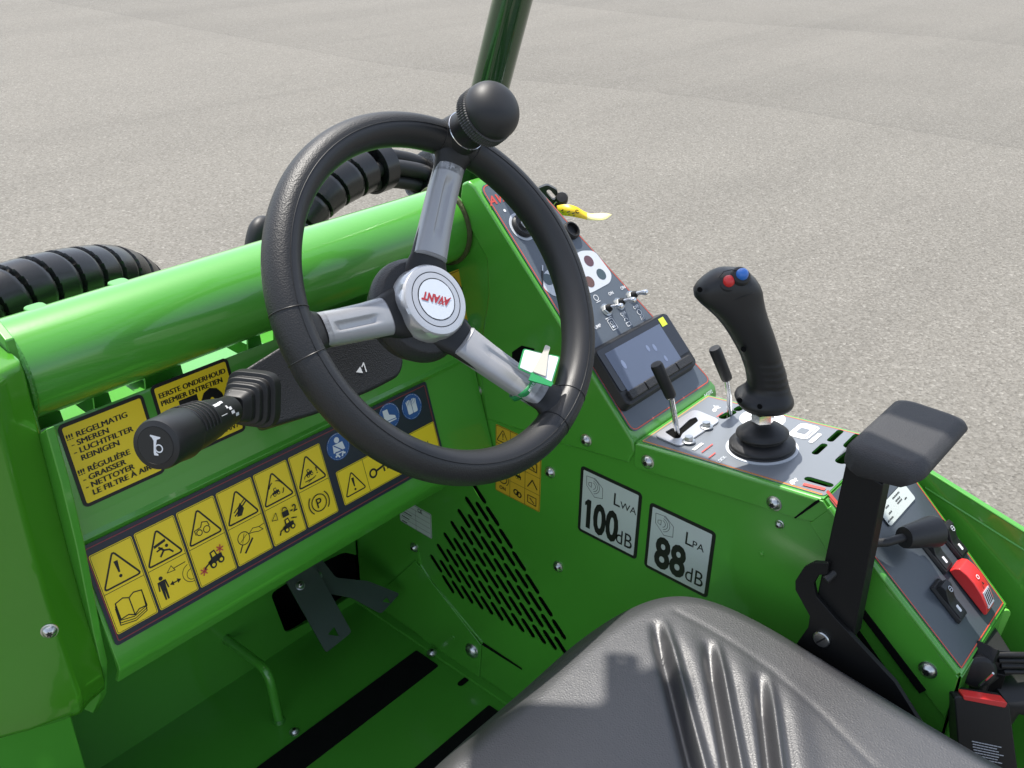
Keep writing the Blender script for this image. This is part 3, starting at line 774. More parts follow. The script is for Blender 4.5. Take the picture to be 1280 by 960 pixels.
# front lever with its slotted plate, and the lever behind it
pl = [cx_(u, v) for u, v in [(817, 547), (868, 514), (901, 528), (850, 561)]]
t = MB(STEEL)
h1 = caps(*cx_(851, 541), *cx_(868, 528), .0045, 5); h2 = rpoly([cx_(u, v) for u, v in [(831, 543), (842, 537), (855, 545), (846, 552)]], .002)
mrg = rpoly([cx_(u, v) for u, v in [(831, 543), (841, 537.5), (848, 540), (862, 527), (870, 524), (873, 529), (853, 545), (850, 551), (843, 551)]], .003)
t.plate([CN.p(a, b, .0016) for a, b in rpoly(pl, .010)], [[CN.p(a, b, .0016) for a, b in mrg]], CN.n * .0018)
lp_ = part('lever_plate', t, cons, ang=25)
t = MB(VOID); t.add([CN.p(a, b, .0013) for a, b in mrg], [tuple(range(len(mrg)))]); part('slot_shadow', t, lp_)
for b_ in [(861, 551.5), (883, 533.5)]: bolt(b_, (CN.p(0, 0, .0034), CN.n), lp_, .0055, 'hex')
VN = V((.755, .656, 0))
def lever(base, pts, g0, g1, r=.0036):
    P0 = on(CN, *base)
    q = [P0 - CN.n * .02, P0] + [hit(u, v, P0, VN) for u, v in pts]
    sm = [q[0]]
    for i in range(1, len(q) - 1):
        sm += [q[i] * .75 + q[i - 1] * .25, q[i], q[i] * .75 + q[i + 1] * .25]
    sm.append(q[-1])
    m = MB(CHROME); m.tube(sm, r, 16); L_ = part('lever', m, cons, ang=50)
    a = hit(*g0, P0, VN); b = hit(*g1, P0, VN); n = (b - a).length
    m = MB(PLASTIC); m.lathe([(.0048, -.001), (.0066, 0), (.0072, .003), (.0078, n - .003), (.0068, n), (0, n + .0006)], a, b - a, 24)
    part('grip', m, L_, ang=50); return L_
lever((847, 545), [(844, 525), (838, 492)], (839, 496), (820, 455))
lever((912, 519), [(912, 495), (908, 470)], (909, 474), (893, 435))
# ------------------------------------------------------------------ joystick
JB = on(CN, 952.4, 561)
HR = V((.656, -.755, 0))
t = MB(PALE); t.lathe([(.0425, .0008), (.0425, .0022), (.039, .0024), (0, .0024)], JB, CN.n, 48)
joy = part('joystick', t, cons)
t = MB(RUBBER)
t.lathe([(.0385, .002), (.0392, .003), (.0385, .0045), (.0375, .005), (.0388, .006), (.0390, .0085), (.0375, .0105), (.030, .0135), (.0262, .0155), (.0262, .017), (.0300, .0195), (.0312, .0212), (.0308, .0228), (.024, .0285), (.015, .0335), (.0105, .0365), (.010, .040)], JB, CN.n, 56)
part('bellows', t, joy, ang=50)
t = MB(CHROME); t.lathe([(.0120, .0365), (.0135, .038), (.0135, .0485), (.0120, .0495), (.010, .0495)], JB, CN.n, 6, HR)
t.use(BRASS); t.lathe([(.0118, .0495), (.0118, .0545), (.009, .055)], JB, CN.n, 24)
part('locknut', t, joy, ang=25)
SEC = [(452, 902, 96, .020), (455, 893, 140, .027), (456, 872, 162, .031), (456, 855, 168, .032), (459, 838, 163, .031), (468, 815, 144, .0275), (477, 795, 129, .0235), (480, 765, 119, .0215), (473, 725, 116, .021), (465, 685, 115, .021), (450, 640, 115, .021), (435, 595, 115, .0212), (416, 548, 119, .0215), (395, 500, 124, .022), (372, 450, 130, .0222), (345, 400, 137, .0225), (316, 352, 148, .0226), (287, 310, 163, .0228), (260, 272, 180, .0228), (243, 240, 190, .0228), (239, 205, 189, .0225), (243, 170, 172, .022), (249, 138, 146, .0205), (254, 108, 112, .018), (254, 88, 78, .013), (253, 80, 40, .007)]
rings = []; NS = 48
dens = []
for i in range(len(SEC) - 1):
    a = SEC[i]; b = SEC[i + 1]; n = 4 if 595 <= b[1] and a[1] <= 770 else 2
    for k in range(n): dens.append([a[q] + (b[q] - a[q]) * k / n for q in range(4)])
dens.append(list(SEC[-1]))
for x, y, w_, dd in dens:
    c = hit(860 + x / 4.8, 320 + y / 4.8, JB, VN)
    sc_ = (JB.dot(CF)) / F_PX / 4.8
    ring = []
    for j in range(NS):
        th = 2 * PI * j / NS; e = .82
        cu, su = math.cos(th), math.sin(th)
        cu = math.copysign(abs(cu) ** e, cu); su = math.copysign(abs(su) ** e, su)
        k = 1.0
        if 590 < y < 775 and cu > -.25:             # finger grooves on the right of the grip
            ph = ((y - 590) / 37) % 1
            k -= .05 * math.exp(-((ph - .5) / .16) ** 2)
        ring.append(c + HR * cu * w_ * sc_ * k + VN * su * dd * k)
    rings.append(ring)
t = MB(SATIN); t.loft(rings)
hd = part('handle', t, joy, ang=60)
for (x, y), m, nm in [((246, 150), REDP, 'red'), ((327, 108), BLUEP, 'blue')]:
    c = hit(860 + x / 4.8, 320 + y / 4.8, JB - VN * .0165, VN); ax = (V((0, 0, 1)) * .72 - VN * .62 + HR * .15).normalized()
    t = MB(PLASTIC); t.lathe([(.0112, -.011), (.0108, -.0035), (.0090, -.0015), (0, -.0015)], c, ax, 24)
    t.use(m); t.lathe([(.0066, -.004), (.0068, -.001), (.0064, .0015), (.0052, .0041), (.003, .0056), (0, .006)], c, ax, 24)
    part('push_button', t, hd, ang=60, label=nm + ' push button on the joystick head')
def hp_(x, y, o_): return hit(860 + x / 4.8, 320 + y / 4.8, JB - VN * o_, VN)
t = MB(INK); t.tube([hp_(270, 266, .0222), hp_(330, 246, .0226), hp_(390, 224, .0190), hp_(424, 205, .0120)], .0006, 6)
t.tube([hp_(185, 130, .0150), hp_(215, 92, .0150), hp_(262, 82, .0140), hp_(300, 88, .0120)], .0005, 6); part('part_line', t, hd)
for x, y in [(72, 203), (335, 562), (312, 868), (432, 905)]:
    c = hit(860 + x / 4.8, 320 + y / 4.8, JB - VN * (.0235 if y < 700 else .030), VN)
    t = MB(VOID); t.lathe([(.0028, -.004), (.0028, .0002), (0, .0002)], c, -VN + V((0, 0, .25)), 14); part('screw_hole', t, hd)

# ------------------------------------------------------------------ armrest
pz = -.4935
pk = [onz(u, v, pz) for u, v in [(1054, 553), (1124, 491), (1215, 521), (1157, 592)]]
x0 = (pk[0].x + pk[3].x) / 2; x1 = (pk[1].x + pk[2].x) / 2; y1 = (pk[0].y + pk[1].y) / 2; y0 = (pk[2].y + pk[3].y) / 2
t = MB(PADMAT)
lay = []
for z, ins in [(pz + .0005, .012), (pz, .009), (pz - .004, .0025), (pz - .009, 0)]:
    lay.append([V((x, y, z)) for x, y in rr(x0 + ins, y0 + ins, x1 - ins, y1 - ins, .014, 6)])
low = []
for x, y in rr(x0, y0, x1, y1, .014, 6):
    f_ = (x - x0) / (x1 - x0); g_ = (y1 - y) / (y1 - y0)
    dp = .023 + .012 * math.sin(min(1, g_ / .9) * PI * .72) if g_ < .62 else .0335 - (g_ - .62) / .38 * .0215
    low.append(V((x, y, pz - .009 - max(.003, dp - .009) * (1 - .75 * f_))))
lay.append(low)
lay.append([V((p.x + (.004 if p.x < (x0 + x1) / 2 else -.006), p.y + (.004 if p.y < (y0 + y1) / 2 else -.004), p.z - .005)) for p in low])
t.loft(list(reversed(lay)))
arm = part('armrest', t, loader, ang=40)
A0 = onx(1058, 590, x0 + .004); 
px0 = x0 + .004
pl_ = [onx(u, v, px0) for u, v in [(1057, 578), (1104, 606), (1066, 800), (1020, 748)]]
t = MB(BLACKM); t.prism([(px0, p.y, p.z) for p in pl_], (.022, 0, 0))
part('arm_post', t, arm, .002)
bk = [onx(u, v, px0 - .002) for u, v in [(996, 724), (1007, 707), (1019, 701), (1038, 702), (1036, 716), (1025, 717), (1019, 728), (1022, 743), (1050, 775), (1120, 850), (1170, 930), (1130, 960), (1060, 900), (985, 820), (1012, 782), (1014, 768), (996, 735)]]
t = MB(BLACKM); t.prism([(px0 - .006, p.y, p.z) for p in bk], (.006, 0, 0))
brk = part('bracket', t, arm, .0008)
c = onx(1028, 798, px0 - .006)
t = MB(ZINC); t.lathe([(.0095, 0), (.0095, .003), (.0085, .004), (.0015, .004)], c, (-1, 0, 0), 28); t.use(INK); t.box(c + V((-.0042, 0, 0)), (.0008, .0018, .014), Matrix.Rotation(math.radians(35), 3, 'X'))
part('pivot_bolt', t, brk)
# slide rail on the wall under the console
for q_ in ([(1064, 752), (1074, 752), (1158, 862), (1150, 866)], [(1062, 778), (1068, 778), (1142, 884), (1137, 888)]):
    q = [onx(u, v, XW - .003) for u, v in q_]; t = MB(VOID); t.prism([(XW - .0035, p.y, p.z) for p in q], (-.0012, 0, 0)); part('rail_slot', t, flange)

# ------------------------------------------------------------------ seat
ctl = [(.325, .26), (.33, .385), (.352, .445), (.41, .470), (.56, .4735), (.66, .474), (.735, .463), (.785, .440), (.812, .397), (.822, .32), (.818, .22), (.806, .10), (.79, -.04), (.75, -.14), (.62, -.17), (.45, -.15), (.35, -.06), (.325, .10)]
def catmull(P, n):
    out = []; m = len(P)
    for i in range(m):
        a, b, c, d_ = [V((*P[(i + k) % m], 0)) for k in (-1, 0, 1, 2)]
        for k in range(n):
            s_ = k / n
            out.append(.5 * ((2 * b) + (c - a) * s_ + (2 * a - 5 * b + 4 * c - d_) * s_ ** 2 + (3 * b - a - 3 * c + d_) * s_ ** 3))
    return out
out = catmull(ctl, 16)
SC = V((.59, .17, 0)); ZT = -.733
fold = []
for a, b, dp in [((825, 781), (884, 1000), .0105), ((890.6, 806), (927, 1000), .0100), ((956, 845), (975, 1000), .0095)]:
    fold.append((onz(*a, ZT), onz(*b, ZT), dp))
seam = [onz(u, v, ZT) for u, v in [(845, 768), (905, 800), (964, 838), (1025, 890), (1090, 955)]]
def sd2(p, a, b):
    ab = V((b.x - a.x, b.y - a.y, 0)); ap = V((p.x - a.x, p.y - a.y, 0)); tt = max(0, min(1, ap.dot(ab) / ab.dot(ab)))
    q = ap - ab * tt; return q.length, math.copysign(1, ab.cross(ap).z), ap.dot(ab) / ab.length
def seat_z(p, inset):
    z = ZT
    r_ = .048
    if inset < r_: z -= .052 * (1 - math.sqrt(max(0, 1 - (1 - inset / r_) ** 2)))
    z -= .010 * max(0, (abs(p.x - .575) / .24)) ** 3 * .4
    z += .006 * math.exp(-((p.y - .38) / .10) ** 2)
    for a, b, dp in fold:
        d_, sg, al = sd2(p, a, b); L_ = (b - a).length
        s_ = sg * d_
        tp = max(0, min(1, (al + .004) / .05)) * (1 if al < L_ else math.exp(-((al - L_) / .05) ** 2))
        if -.02 < al:
            z -= dp * 1.25 * tp * math.exp(-((s_ + .006) / .0062) ** 2)
            z += dp * .55 * tp * math.exp(-((s_ - .0045) / .0042) ** 2)
            t2 = max(0, min(1, (al - .02) / .04)) * tp
            z -= dp * .14 * t2 * math.exp(-((s_ - .0150) / .0035) ** 2)
            z += dp * .22 * tp * math.exp(-((s_ - .026) / .013) ** 2)
    dm = min(sd2(p, seam[i], seam[i + 1])[0] for i in range(len(seam) - 1))
    z -= .0006 * math.exp(-(dm / .0045) ** 2)
    return z
NR, NA = 150, len(out)
t = MB(VINYL); vs = []
for i in range(NR):
    fr_ = i / (NR - 1)
    rho = 1 - (1 - fr_) ** 1.35 if fr_ < 1 else 1
    for q in out:
        p = SC + (q - SC) * max(rho, .002)
        inset = (q - SC).length * (1 - rho)
        vs.append(V((p.x, p.y, seat_z(p, inset))))
for dz, ins in ((.016, -.001), (.04, .001), (.06, .006), (.066, .012)):
    for q in out:
        p = SC + (q - SC) * (1 - ins / (q - SC).length); vs.append(V((p.x, p.y, ZT - .052 - dz)))
n_ = NR + 4
fs = [(i * NA + j, i * NA + (j + 1) % NA, (i + 1) * NA + (j + 1) % NA, (i + 1) * NA + j) for i in range(n_ - 1) for j in range(NA)]
t.add(vs, fs); t.add([vs[(n_ - 1) * NA + j] for j in range(NA)], [tuple(range(NA))])
seat = part('seat', t, loader, ang=70)
t = MB(BLACKM); t.prism([(.44, .40, -.853), (.80, .40, -.853), (.80, -.14, -.853), (.44, -.14, -.853)], (0, 0, -.05)); t.prism([(.50, .34, -.903), (.76, .34, -.903), (.76, -.12, -.903), (.50, -.12, -.903)], (0, 0, -.31))
part('seat_base', t, seat, .004)

# belt buckle and the retractor behind the console
P0 = V((.87, .095, -.80)); bn = V((.70, .66, -.25)).normalized()
bf = Fr(P0, HR, bn.cross(HR) * -1)
if bf.v.z < 0: bf.v = -bf.v
bf.n = bf.u.cross(bf.v)
pts = [bf.px(u, v) for u, v in [(1193, 870), (1262, 880), (1276, 990), (1225, 1000), (1199, 950)]]
t = MB(PLASTIC); t.prism([bf.p(x, y) for x, y in rpoly(pts, .005)], bf.n * -.022)
bck = part('belt_buckle', t, loader, .003, 3)
pts = [bf.px(u, v) for u, v in [(1203, 868.5), (1259, 877.5), (1256, 884), (1204, 874)]]
t = MB(REDP); t.prism([bf.p(x, y, .0015) for x, y in rpoly(pts, .002)], bf.n * -.014); part('release_button', t, bck, .001)
d = Dec(bf, .0006)
random.seed(3)
x0_, y0_ = bf.px(1214, 926); x1_, y1_ = bf.px(1262, 936); sl_ = (y1_ - y0_) / (x1_ - x0_)
for k in range(11):
    x = x0_ + k * .0007 + random.uniform(0, .003); yb = y0_ - k * .0031
    while x < x0_ + .034 - random.uniform(0, .006):
        l = random.uniform(.0015, .0042); d.line([(x, yb + (x - x0_) * sl_), (x + l, yb + (x + l - x0_) * sl_)], .0011, PALE); x += l + .0011
d.done('printed_text', bck)
c = hit(1222, 838, V((.93, .10, -.80)), VN)
t = MB(PLASTIC)
t.lathe([(.017, -.012), (.019, -.008), (.019, .004), (.016, .007), (.010, .008), (0, .008)], c, V((-.8, -.6, .2)), 32)
t.use(BLACKM); t.box(c + V((.050, .0, -.034)), (.045, .03, .030), Matrix.Rotation(math.radians(25), 3, 'Z')); t.box(c + V((.016, .0, .012)), (.022, .022, .02), Matrix.Rotation(math.radians(40), 3, 'Y'))
t.use(CHROME); t.box(c + V((-.012, -.012, .004)), (.003, .003, .026), Matrix.Rotation(math.radians(20), 3, 'X'))
ret = part('belt_retractor', t, loader, .001)
q = lambda u, v: hit(u, v, V((.97, .085, -.79)), VN)
t = MB(PLASTIC); t.prism([q(u, v) for u, v in [(1236, 812), (1264, 815), (1272, 842), (1258, 846), (1234, 838)]], VN * .05)
for k in range(4): a = q(1244 + k * 3, 818 + k * 7); t.tube([a, a + HR * .036], .0035, 8)
part('webbing_guide', t, ret, .0015)
t = MB(RUBBER); t.tube([q(1232, 900), q(1256, 868), q(1290, 868), q(1340, 890)], .024, 16); t.tube([q(1215, 880), q(1226, 850), q(1240, 838)], .010, 12)
part('webbing', t, ret)

# ------------------------------------------------------------------ steering wheel
WC = V((.638, .644, -.383)); WN = V((0, -.81, .586)).normalized(); WX = V((1, 0, 0)); WW = WN.cross(WX)
WF = Fr(WC, WX, WW)
def wp(r, deg, h=0): a = math.radians(deg); return WF.p(r * math.cos(a), r * math.sin(a), h)
R0, RT = .18, .0198
t = MB(RIMMAT); NA, NB = 180, 36; vs = []
for i in range(NA):
    a = 360 * i / NA
    for j in range(NB):
        b = 2 * PI * j / NB
        k = 1.0
        for c0 in (math.radians(90), math.radians(-90)):    # moulded parting lines
            dd = abs((b - c0 + PI) % (2 * PI) - PI); k -= .03 * math.exp(-(dd / .06) ** 2)
        for s_ in (55, 175, -65):                                 # joints at both sides of each spoke
            for o_ in (-7, 7):
                dd = abs((a - s_ - o_ + 180) % 360 - 180); 
                k -= .018 * math.exp(-(dd / .8) ** 2)
        rr_ = RT * k
        vs.append(wp(R0 + rr_ * .89 * math.cos(b), a, rr_ * math.sin(b) * 1.03))
fs = [(i * NB + j, ((i + 1) % NA) * NB + j, ((i + 1) % NA) * NB + (j + 1) % NB, i * NB + (j + 1) % NB) for i in range(NA) for j in range(NB)]
t.use(RIMS); t.use(RIMMAT); t.add(vs, fs)
for i in range(len(fs)):
    if 9 <= i % NB < 27: t.k[i] = 1
wheel = part('steering_wheel', t, loader, ang=60)
t = MB(INK)
for c0 in (math.radians(90),):
    t.tube([wp(R0 + RT * .875 * math.cos(c0), 360 * i / 120, RT * 1.013 * math.sin(c0)) for i in range(121)], .00055, 6, False)
for s_ in (55, 175, -65):
    for o_ in (-7, 7):
        a = s_ + o_
        t.tube([wp(R0 + RT * .885 * math.cos(b), a, RT * 1.024 * math.sin(b)) for b in [2 * PI * k / 36 for k in range(37)]], .0006, 6, False)
part('rim_joint', t, wheel)
# spokes: black core, silver cover with a sunk pill-shaped grip line
for s_ in (55, 175, -65):
    rad = [(.030, -.043, .030, .011), (.055, -.038, .0215, .010), (.085, -.030, .0185, .0080), (.12, -.020, .0172, .0080), (.145, -.010, .0172, .0090), (.158, -.003, .019, .011), (.168, .001, .027, .012), (.176, .002, .032, .010)]
    a = math.radians(s_); dr = WX * math.cos(a) + WW * math.sin(a); tn = WN.cross(dr)
    rings = []
    for r_, h_, hw, hh in rad:
        rings.append([WC + dr * r_ + WN * (h_ + hh * math.sin(2 * PI * k / 24)) + tn * hw * math.copysign(abs(math.cos(2 * PI * k / 24)) ** .8, math.cos(2 * PI * k / 24)) for k in range(24)])
    t = MB(PLASTIC); t.loft(rings); sp = part('spoke', t, wheel, ang=50)
    rings = []
    cov = [(.0535, -.0390, .0195, .0125), (.055, -.0380, .0202, .0138), (.085, -.0300, .0185, .0130), (.12, -.0200, .0174, .0130), (.1435, -.0110, .0170, .0128), (.148, -.0095, .0150, .0110), (.1500, -.0090, .0115, .008)]
    cd = []
    for i in range(len(cov) - 1):
        for k in range(9): cd.append([cov[i][q] + (cov[i + 1][q] - cov[i][q]) * k / 6 for q in range(4)])
    cd.append(list(cov[-1]))
    for r_, h_, hw, hh in cd:
        ring = []
        for k in range(73):
            th = -PI * .06 + PI * 1.12 * k / 72
            x = hw * math.copysign(abs(math.cos(th)) ** .75, math.cos(th)); y = hh * math.copysign(abs(math.sin(th)) ** .75, math.sin(th))
            inp = max(0, min(1, (r_ - .074) / .004)) * max(0, min(1, (.137 - r_) / .004))
            gw = abs(x - .002) / .0040
            y -= .0028 * inp * (1 / (1 + math.exp(min(50, (gw - 1) * 11))))
            ring.append(WC + dr * r_ + WN * (h_ + y) + tn * x)
        rings.append(ring)
    t = MB(SILVER); t.loft(rings, True); part('spoke_cover', t, wheel, ang=50)
# hub, cap with finger hollows, badge
t = MB(PEBBLE); t.lathe([(.030, -.090), (.050, -.074), (.0575, -.056), (.0560, -.047), (.0505, -.0405), (.044, -.0385), (0, -.0385)], WC, WN, 48); part('hub', t, wheel, .0015, ang=40)
t = MB(SILVERH)
cp = [(.0405, -.0405), (.0408, -.038), (.0408, -.034), (.0402, -.026), (.0392, -.0205), (.0372, -.0178), (.0345, -.0172), (.0300, -.0172), (.0296, -.0178), (.0292, -.0172), (.0232, -.0168), (.0226, -.0174), (0, -.0174)]
def hollow(i, th):
    if i not in (2, 3): return 1
    return 1 - (.035 if i == 2 else .05) * math.exp(-(((th * 9 / (2 * PI)) % 1 - .5) / .26) ** 2)
t.lathe(cp, WC, WN, 108, WX, hollow); cap = part('hub_cap', t, wheel, ang=40)
t = MB(INK); t.lathe([(.0302, -.01735), (.0302, -.0171), (.0292, -.0171), (.0292, -.01735)], WC, WN, 60); part('cap_ring', t, cap)
BF = Fr(WC + WN * -.0170, WX, WW)
d = Dec(BF, .0004); d.disc(0, 0, .0222, mat('badge_white', (.66, .70, .76), .25, 0, .4, .05), 56); d.ring(0, 0, .0224, .0011, INK, n=56); d.up()
p1 = BF.px(560.5, 380.5); p2 = BF.px(526.5, 371.5)
rot = math.atan2(p2[1] - p1[1], p2[0] - p1[0]); ln = math.hypot(p2[0] - p1[0], p2[1] - p1[1])
bx = (p1[0] + p2[0]) / 2; by = (p1[1] + p2[1]) / 2
REDB = mat('badge_red', (.42, .03, .04), .3); 
sf = BF.sub(0, 0, rot, .0009)
d2 = Dec(sf, .0); d2.mb = d.mb
# slanted block letters, struck through by a long diagonal like the badge
vs, fsx = text_mesh('AVANT', .045)
wdt = max(v[0] for v in vs) - min(v[0] for v in vs)
d2.text('AVANT', 0, -.0042, .0088, REDB, .045, 1.0 * .034 / (wdt * .0088 / .70), 'C', shear=.30)
d2.up(.0001); d2.line([(-.0172, -.0052), (-.004, .0048)], .0010, REDB)
d.done('badge', cap)
# spinner knob
kb = wp(R0 + .006, 54.5, 0)
t = MB(PLASTIC)
t.lathe([(.024, -.012), (.0245, .006), (.0228, .017), (.0215, .020), (.0212, .030), (.0222, .038), (.0260, .045), (.0285, .050)], kb, WN, 40)
kn = part('spinner_knob', t, wheel, ang=50)
t = MB(mat('knurled_plastic', (.045, .045, .045), .5)); n72 = 72
t.lathe([(.0275, .0455), (.0322, .047), (.0322, .0500), (.0322, .053), (.0322, .056), (.0322, .059), (.0300, .0602)], kb, WN, 144, WX, rfun=lambda i, th: 1 - (.03 if int(th / (2 * PI) * 144 + .5) % 2 else 0) - (.025 if i in (3, 5) and 0 else 0) - (.022 if i % 2 == 0 and 0 < i < 6 else 0))
part('knurled_band', t, kn, ang=15)
t = MB(KNOB)
pr = [(.0300, .0600), (.0308, .0625)]
for k in range(14): a = PI / 2 * k / 13; pr.append((.0312 * math.cos(a) ** .8 if k < 13 else 0, .0645 + .0245 * math.sin(a)))
t.lathe(pr, kb, WN, 56); part('knob_top', t, kn, ang=60)
t = MB(CHROME); t.lathe([(.0222, -.0005), (.0226, .0003), (.0222, .001)], wp(R0 + .006, 54.5, .0195), WN, 30); part('washer', t, kn)

# ------------------------------------------------------------------ column shroud and stalk
ca = V(WC) - WN * .085
t = MB(PEBBLE)
SH = Fr(V((.60, .7845, -.489)), WX, V((0, .5, .866)))
SHF = Fr(SH.p(0, 0, .026), SH.u, SH.v)
shp = [SHF.px(u, v) for u, v in [(290, 470), (352, 431), (448, 388), (500, 400), (506, 455), (500, 470), (470, 486), (395, 518), (322, 538)]]
o1 = rpoly(shp, .010); ox = sum(x for x, y in shp) / len(shp); oy = sum(y for x, y in shp) / len(shp)
t.prism([SH.p(x, y, .026) for x, y in o1], None, [SH.p(ox + .012 + (x - ox) * .72, oy - .02 + (y - oy) * .55, -.06) for x, y in o1])
shroud = part('column_shroud', t, loader, .005, 4, 30)
d = Dec(Fr(SH.p(0, 0, .0262), WX, SH.v))
a, b = d.fr.px(450, 463)
d.poly([(a - .006, b), (a + .002, b + .004), (a + .002, b - .004)], WHITE); d.line([(a + .004, b + .003), (a + .008, b + .006), (a + .007, b - .004)], .0014, WHITE); d.done('arrow_mark', shroud)
S0 = hit(313, 500, SH.p(0, 0, .030), SH.n); S1 = hit(194, 557, V((.318, .672, -.433)), VN)
# stalk: boot, body with ring, horn button
ax = (S1 - S0); L_ = ax.length; ax.normalize()
upv = (V((0, 0, 1)) - ax * ax.z).normalized(); sdv = ax.cross(upv)
def sq(c, hw, hh, r=.35, n=32):
    out_ = []
    for k in range(n):
        th = 2 * PI * k / n + PI / n; e = .45
        out_.append(c + sdv * hw * math.copysign(abs(math.cos(th)) ** e, math.cos(th)) + upv * hh * math.copysign(abs(math.sin(th)) ** e, math.sin(th)))
    return out_
t = MB(RUBBER); rings = []
bo = S0 - ax * .004
for s_, hw in [(-.012, .036), (0, .036), (.003, .0355), (.004, .0300), (.010, .0300), (.013, .0310), (.0145, .0300), (.0155, .0255), (.021, .0250), (.024, .0260), (.0255, .0250), (.0265, .0205), (.032, .0200), (.035, .0205), (.037, .0190), (.045, .0165), (.047, .0145)]:
    rings.append(sq(bo + ax * s_ * .9, hw * .74, hw * .80))
t.loft(rings); stalk = part('stalk', t, shroud, .0006, ang=30)
t = MB(SATIN)
def ringc(s_, r_): return (r_, s_)
pr = [(.0145, .040), (.0148, .050), (.0160, .056), (.0190, .074), (.0208, .092), (.0215, .106), (.0215, .113), (.0205, .1135), (.0205, .115), (.0228, .1155), (.0235, .119)]
pr = [(r_, s_ * L_ / .152) for r_, s_ in pr] + [(.0222, L_ * .88), (.0224, L_ * .965), (.0212, L_ * .99), (.0165, L_ * .998), (.0160, L_ * .992), (0, L_ * .992)]
t.lathe(pr, S0, ax, 48); part('stalk_handle', t, stalk, ang=32)
t = MB(PLASTIC); vs = []
for k in range(15):
    q_ = S0 + ax * (L_ * (.46 + .02 * k)) 
    t.tube([q_ + (upv * math.cos(a) + sdv * math.sin(a)) * (.0203 + .0002 * k) for a in [math.radians(z_) for z_ in range(-80, 81, 10)]], .0006, 6) if k % 2 == 0 and 4 < k else None
part('stalk_ribs', t, stalk)
ef = Fr(S1 - ax * L_ * .008, ax.cross(V((0, 0, 1))) * -1, V((0, 0, 1)) - ax * ax.z)
if ef.n.dot(ax) < 0: ef = Fr(ef.o, -ef.u, ef.v)
d = Dec(ef, .0012)
d.disc(0, 0, .0162, INK, 40); d.up()
a, b = 0, 0
hr = [(-.0020, .0085), (.0062, .0085), (.0035, .0058), (.0022, .002), (.0022, -.005), (.0045, -.0085), (.0015, -.0085), (.0002, -.003), (.0002, .004)]
d.poly([(-.0045, .009), (.0048, .0078), (.0045, .0066), (.0015, .0052), (.0008, .001), (.0008, -.006), (.0028, -.0072), (.0028, -.0085), (-.0010, -.0085), (-.0014, -.006), (-.0014, .004), (-.0030, .0066), (-.0048, .0078)], WHITE)
d.ring(.0034, -.0022, .0032, .0011, WHITE)
d.done('horn_symbol', stalk)
# printed lamp and wiper marks along the stalk
def surf(s_, r_, deg): a = math.radians(deg); return S0 + ax * L_ * s_ + (upv * math.cos(a) + sdv * math.sin(a)) * r_
cd = (-(S0 + S1) / 2).normalized(); best = max(range(0, 360, 5), key=lambda z_: (surf(0, 1, z_) - S0).dot(cd))
t = MB(WHITE)
for s_, dg, ln_, wd in [(.52, 28, .012, .003), (.47, 30, .007, .0026), (.44, 12, .005, .003), (.41, 4, .005, .003), (.40, -10, .006, .003), (.36, -22, .006, .003), (.52, -6, .014, .0007)]:
    sg = 1 if (surf(0, 1, best + 10) - surf(0, 1, best)).z > 0 else -1
    r_ = .0172 if s_ < .45 else .0192
    c = surf(s_, r_ + .0006, best + sg * dg); nrm = (surf(0, 1, best + sg * dg) - S0).normalized(); b2 = nrm.cross(ax)
    t.add([c + ax * ln_ / 2 + b2 * wd / 2, c - ax * ln_ / 2 + b2 * wd / 2, c - ax * ln_ / 2 - b2 * wd / 2, c + ax * ln_ / 2 - b2 * wd / 2], [(0, 1, 2, 3)])
part('printed_marks', t, stalk)
# ------------------------------------------------------------------ hoses in spiral wrap beyond the cross tube
def smooth(P, n=10):
    P = [V(p) for p in P]; out_ = []
    for i in range(len(P) - 1):
        a = P[max(i - 1, 0)]; b = P[i]; c = P[i + 1]; e = P[min(i + 2, len(P) - 1)]
        for k in range(n):
            s_ = k / n; out_.append(.5 * ((2 * b) + (c - a) * s_ + (2 * a - 5 * b + 4 * c - e) * s_ ** 2 + (3 * b - a - 3 * c + e) * s_ ** 3))
    out_.append(P[-1]); return out_
def wrap(pitch, gap, depth):
    def f(L, th):
        ph = (L / pitch - th / (2 * PI)) % 1
        return 1 - depth * (1 if ph < gap else 0) - .05 * max(0, (ph - .85) / .15)
    return f
def hose(path, r, pitch, gap, label=None):
    P = smooth(path, 60)
    t = MB(HOSE); t.tube(P, r, 56, True, wrap(pitch, gap, .2)); h = part('hydraulic_hose', t, loader, ang=28, label=label)
    t = MB(RUBBER); t.tube(smooth(path, 14), r * .82, 20); part('hose_core', t, h)
    return h
hose([(.16, 1.00, -.44), (.26, 1.01, -.418), (.36, 1.03, -.410), (.45, 1.06, -.423), (.52, 1.10, -.452), (.575, 1.15, -.51), (.60, 1.19, -.60), (.605, 1.20, -.72)], .0345, .033, .11)
hose([(.70, 1.05, -.70), (.712, 1.06, -.56), (.74, 1.075, -.475), (.79, 1.085, -.434), (.85, 1.095, -.412), (.925, 1.105, -.403)], .035, .042, .10)
t = MB(RUBBER)
for o, r in [((0, .004, .014), .0115), ((.004, .020, -.004), .011), ((-.004, -.019, .002), .012), ((-.006, -.014, -.020), .011), ((.0, .008, -.024), .010)]:
    o = V(o); t.tube(smooth([V(p) + o for p in [(.87, 1.10, -.408), (.93, 1.105, -.403), (.99, 1.10, -.410), (1.045, 1.08, -.440), (1.085, 1.06, -.53), (1.09, 1.06, -.7)]], 12), r, 16)
hb = part('hose_bundle', t, loader)
t = MB(HOSE)
for c, tn in [((.950, 1.104, -.404), (1, .12, .02)), ((1.035, 1.084, -.432), (1, -.3, -.6))]:
    tn = V(tn).normalized(); t.lathe([(.0355, -.013), (.0385, -.013), (.0385, .013), (.0355, .013), (.0355, -.013)], c, tn, 40)
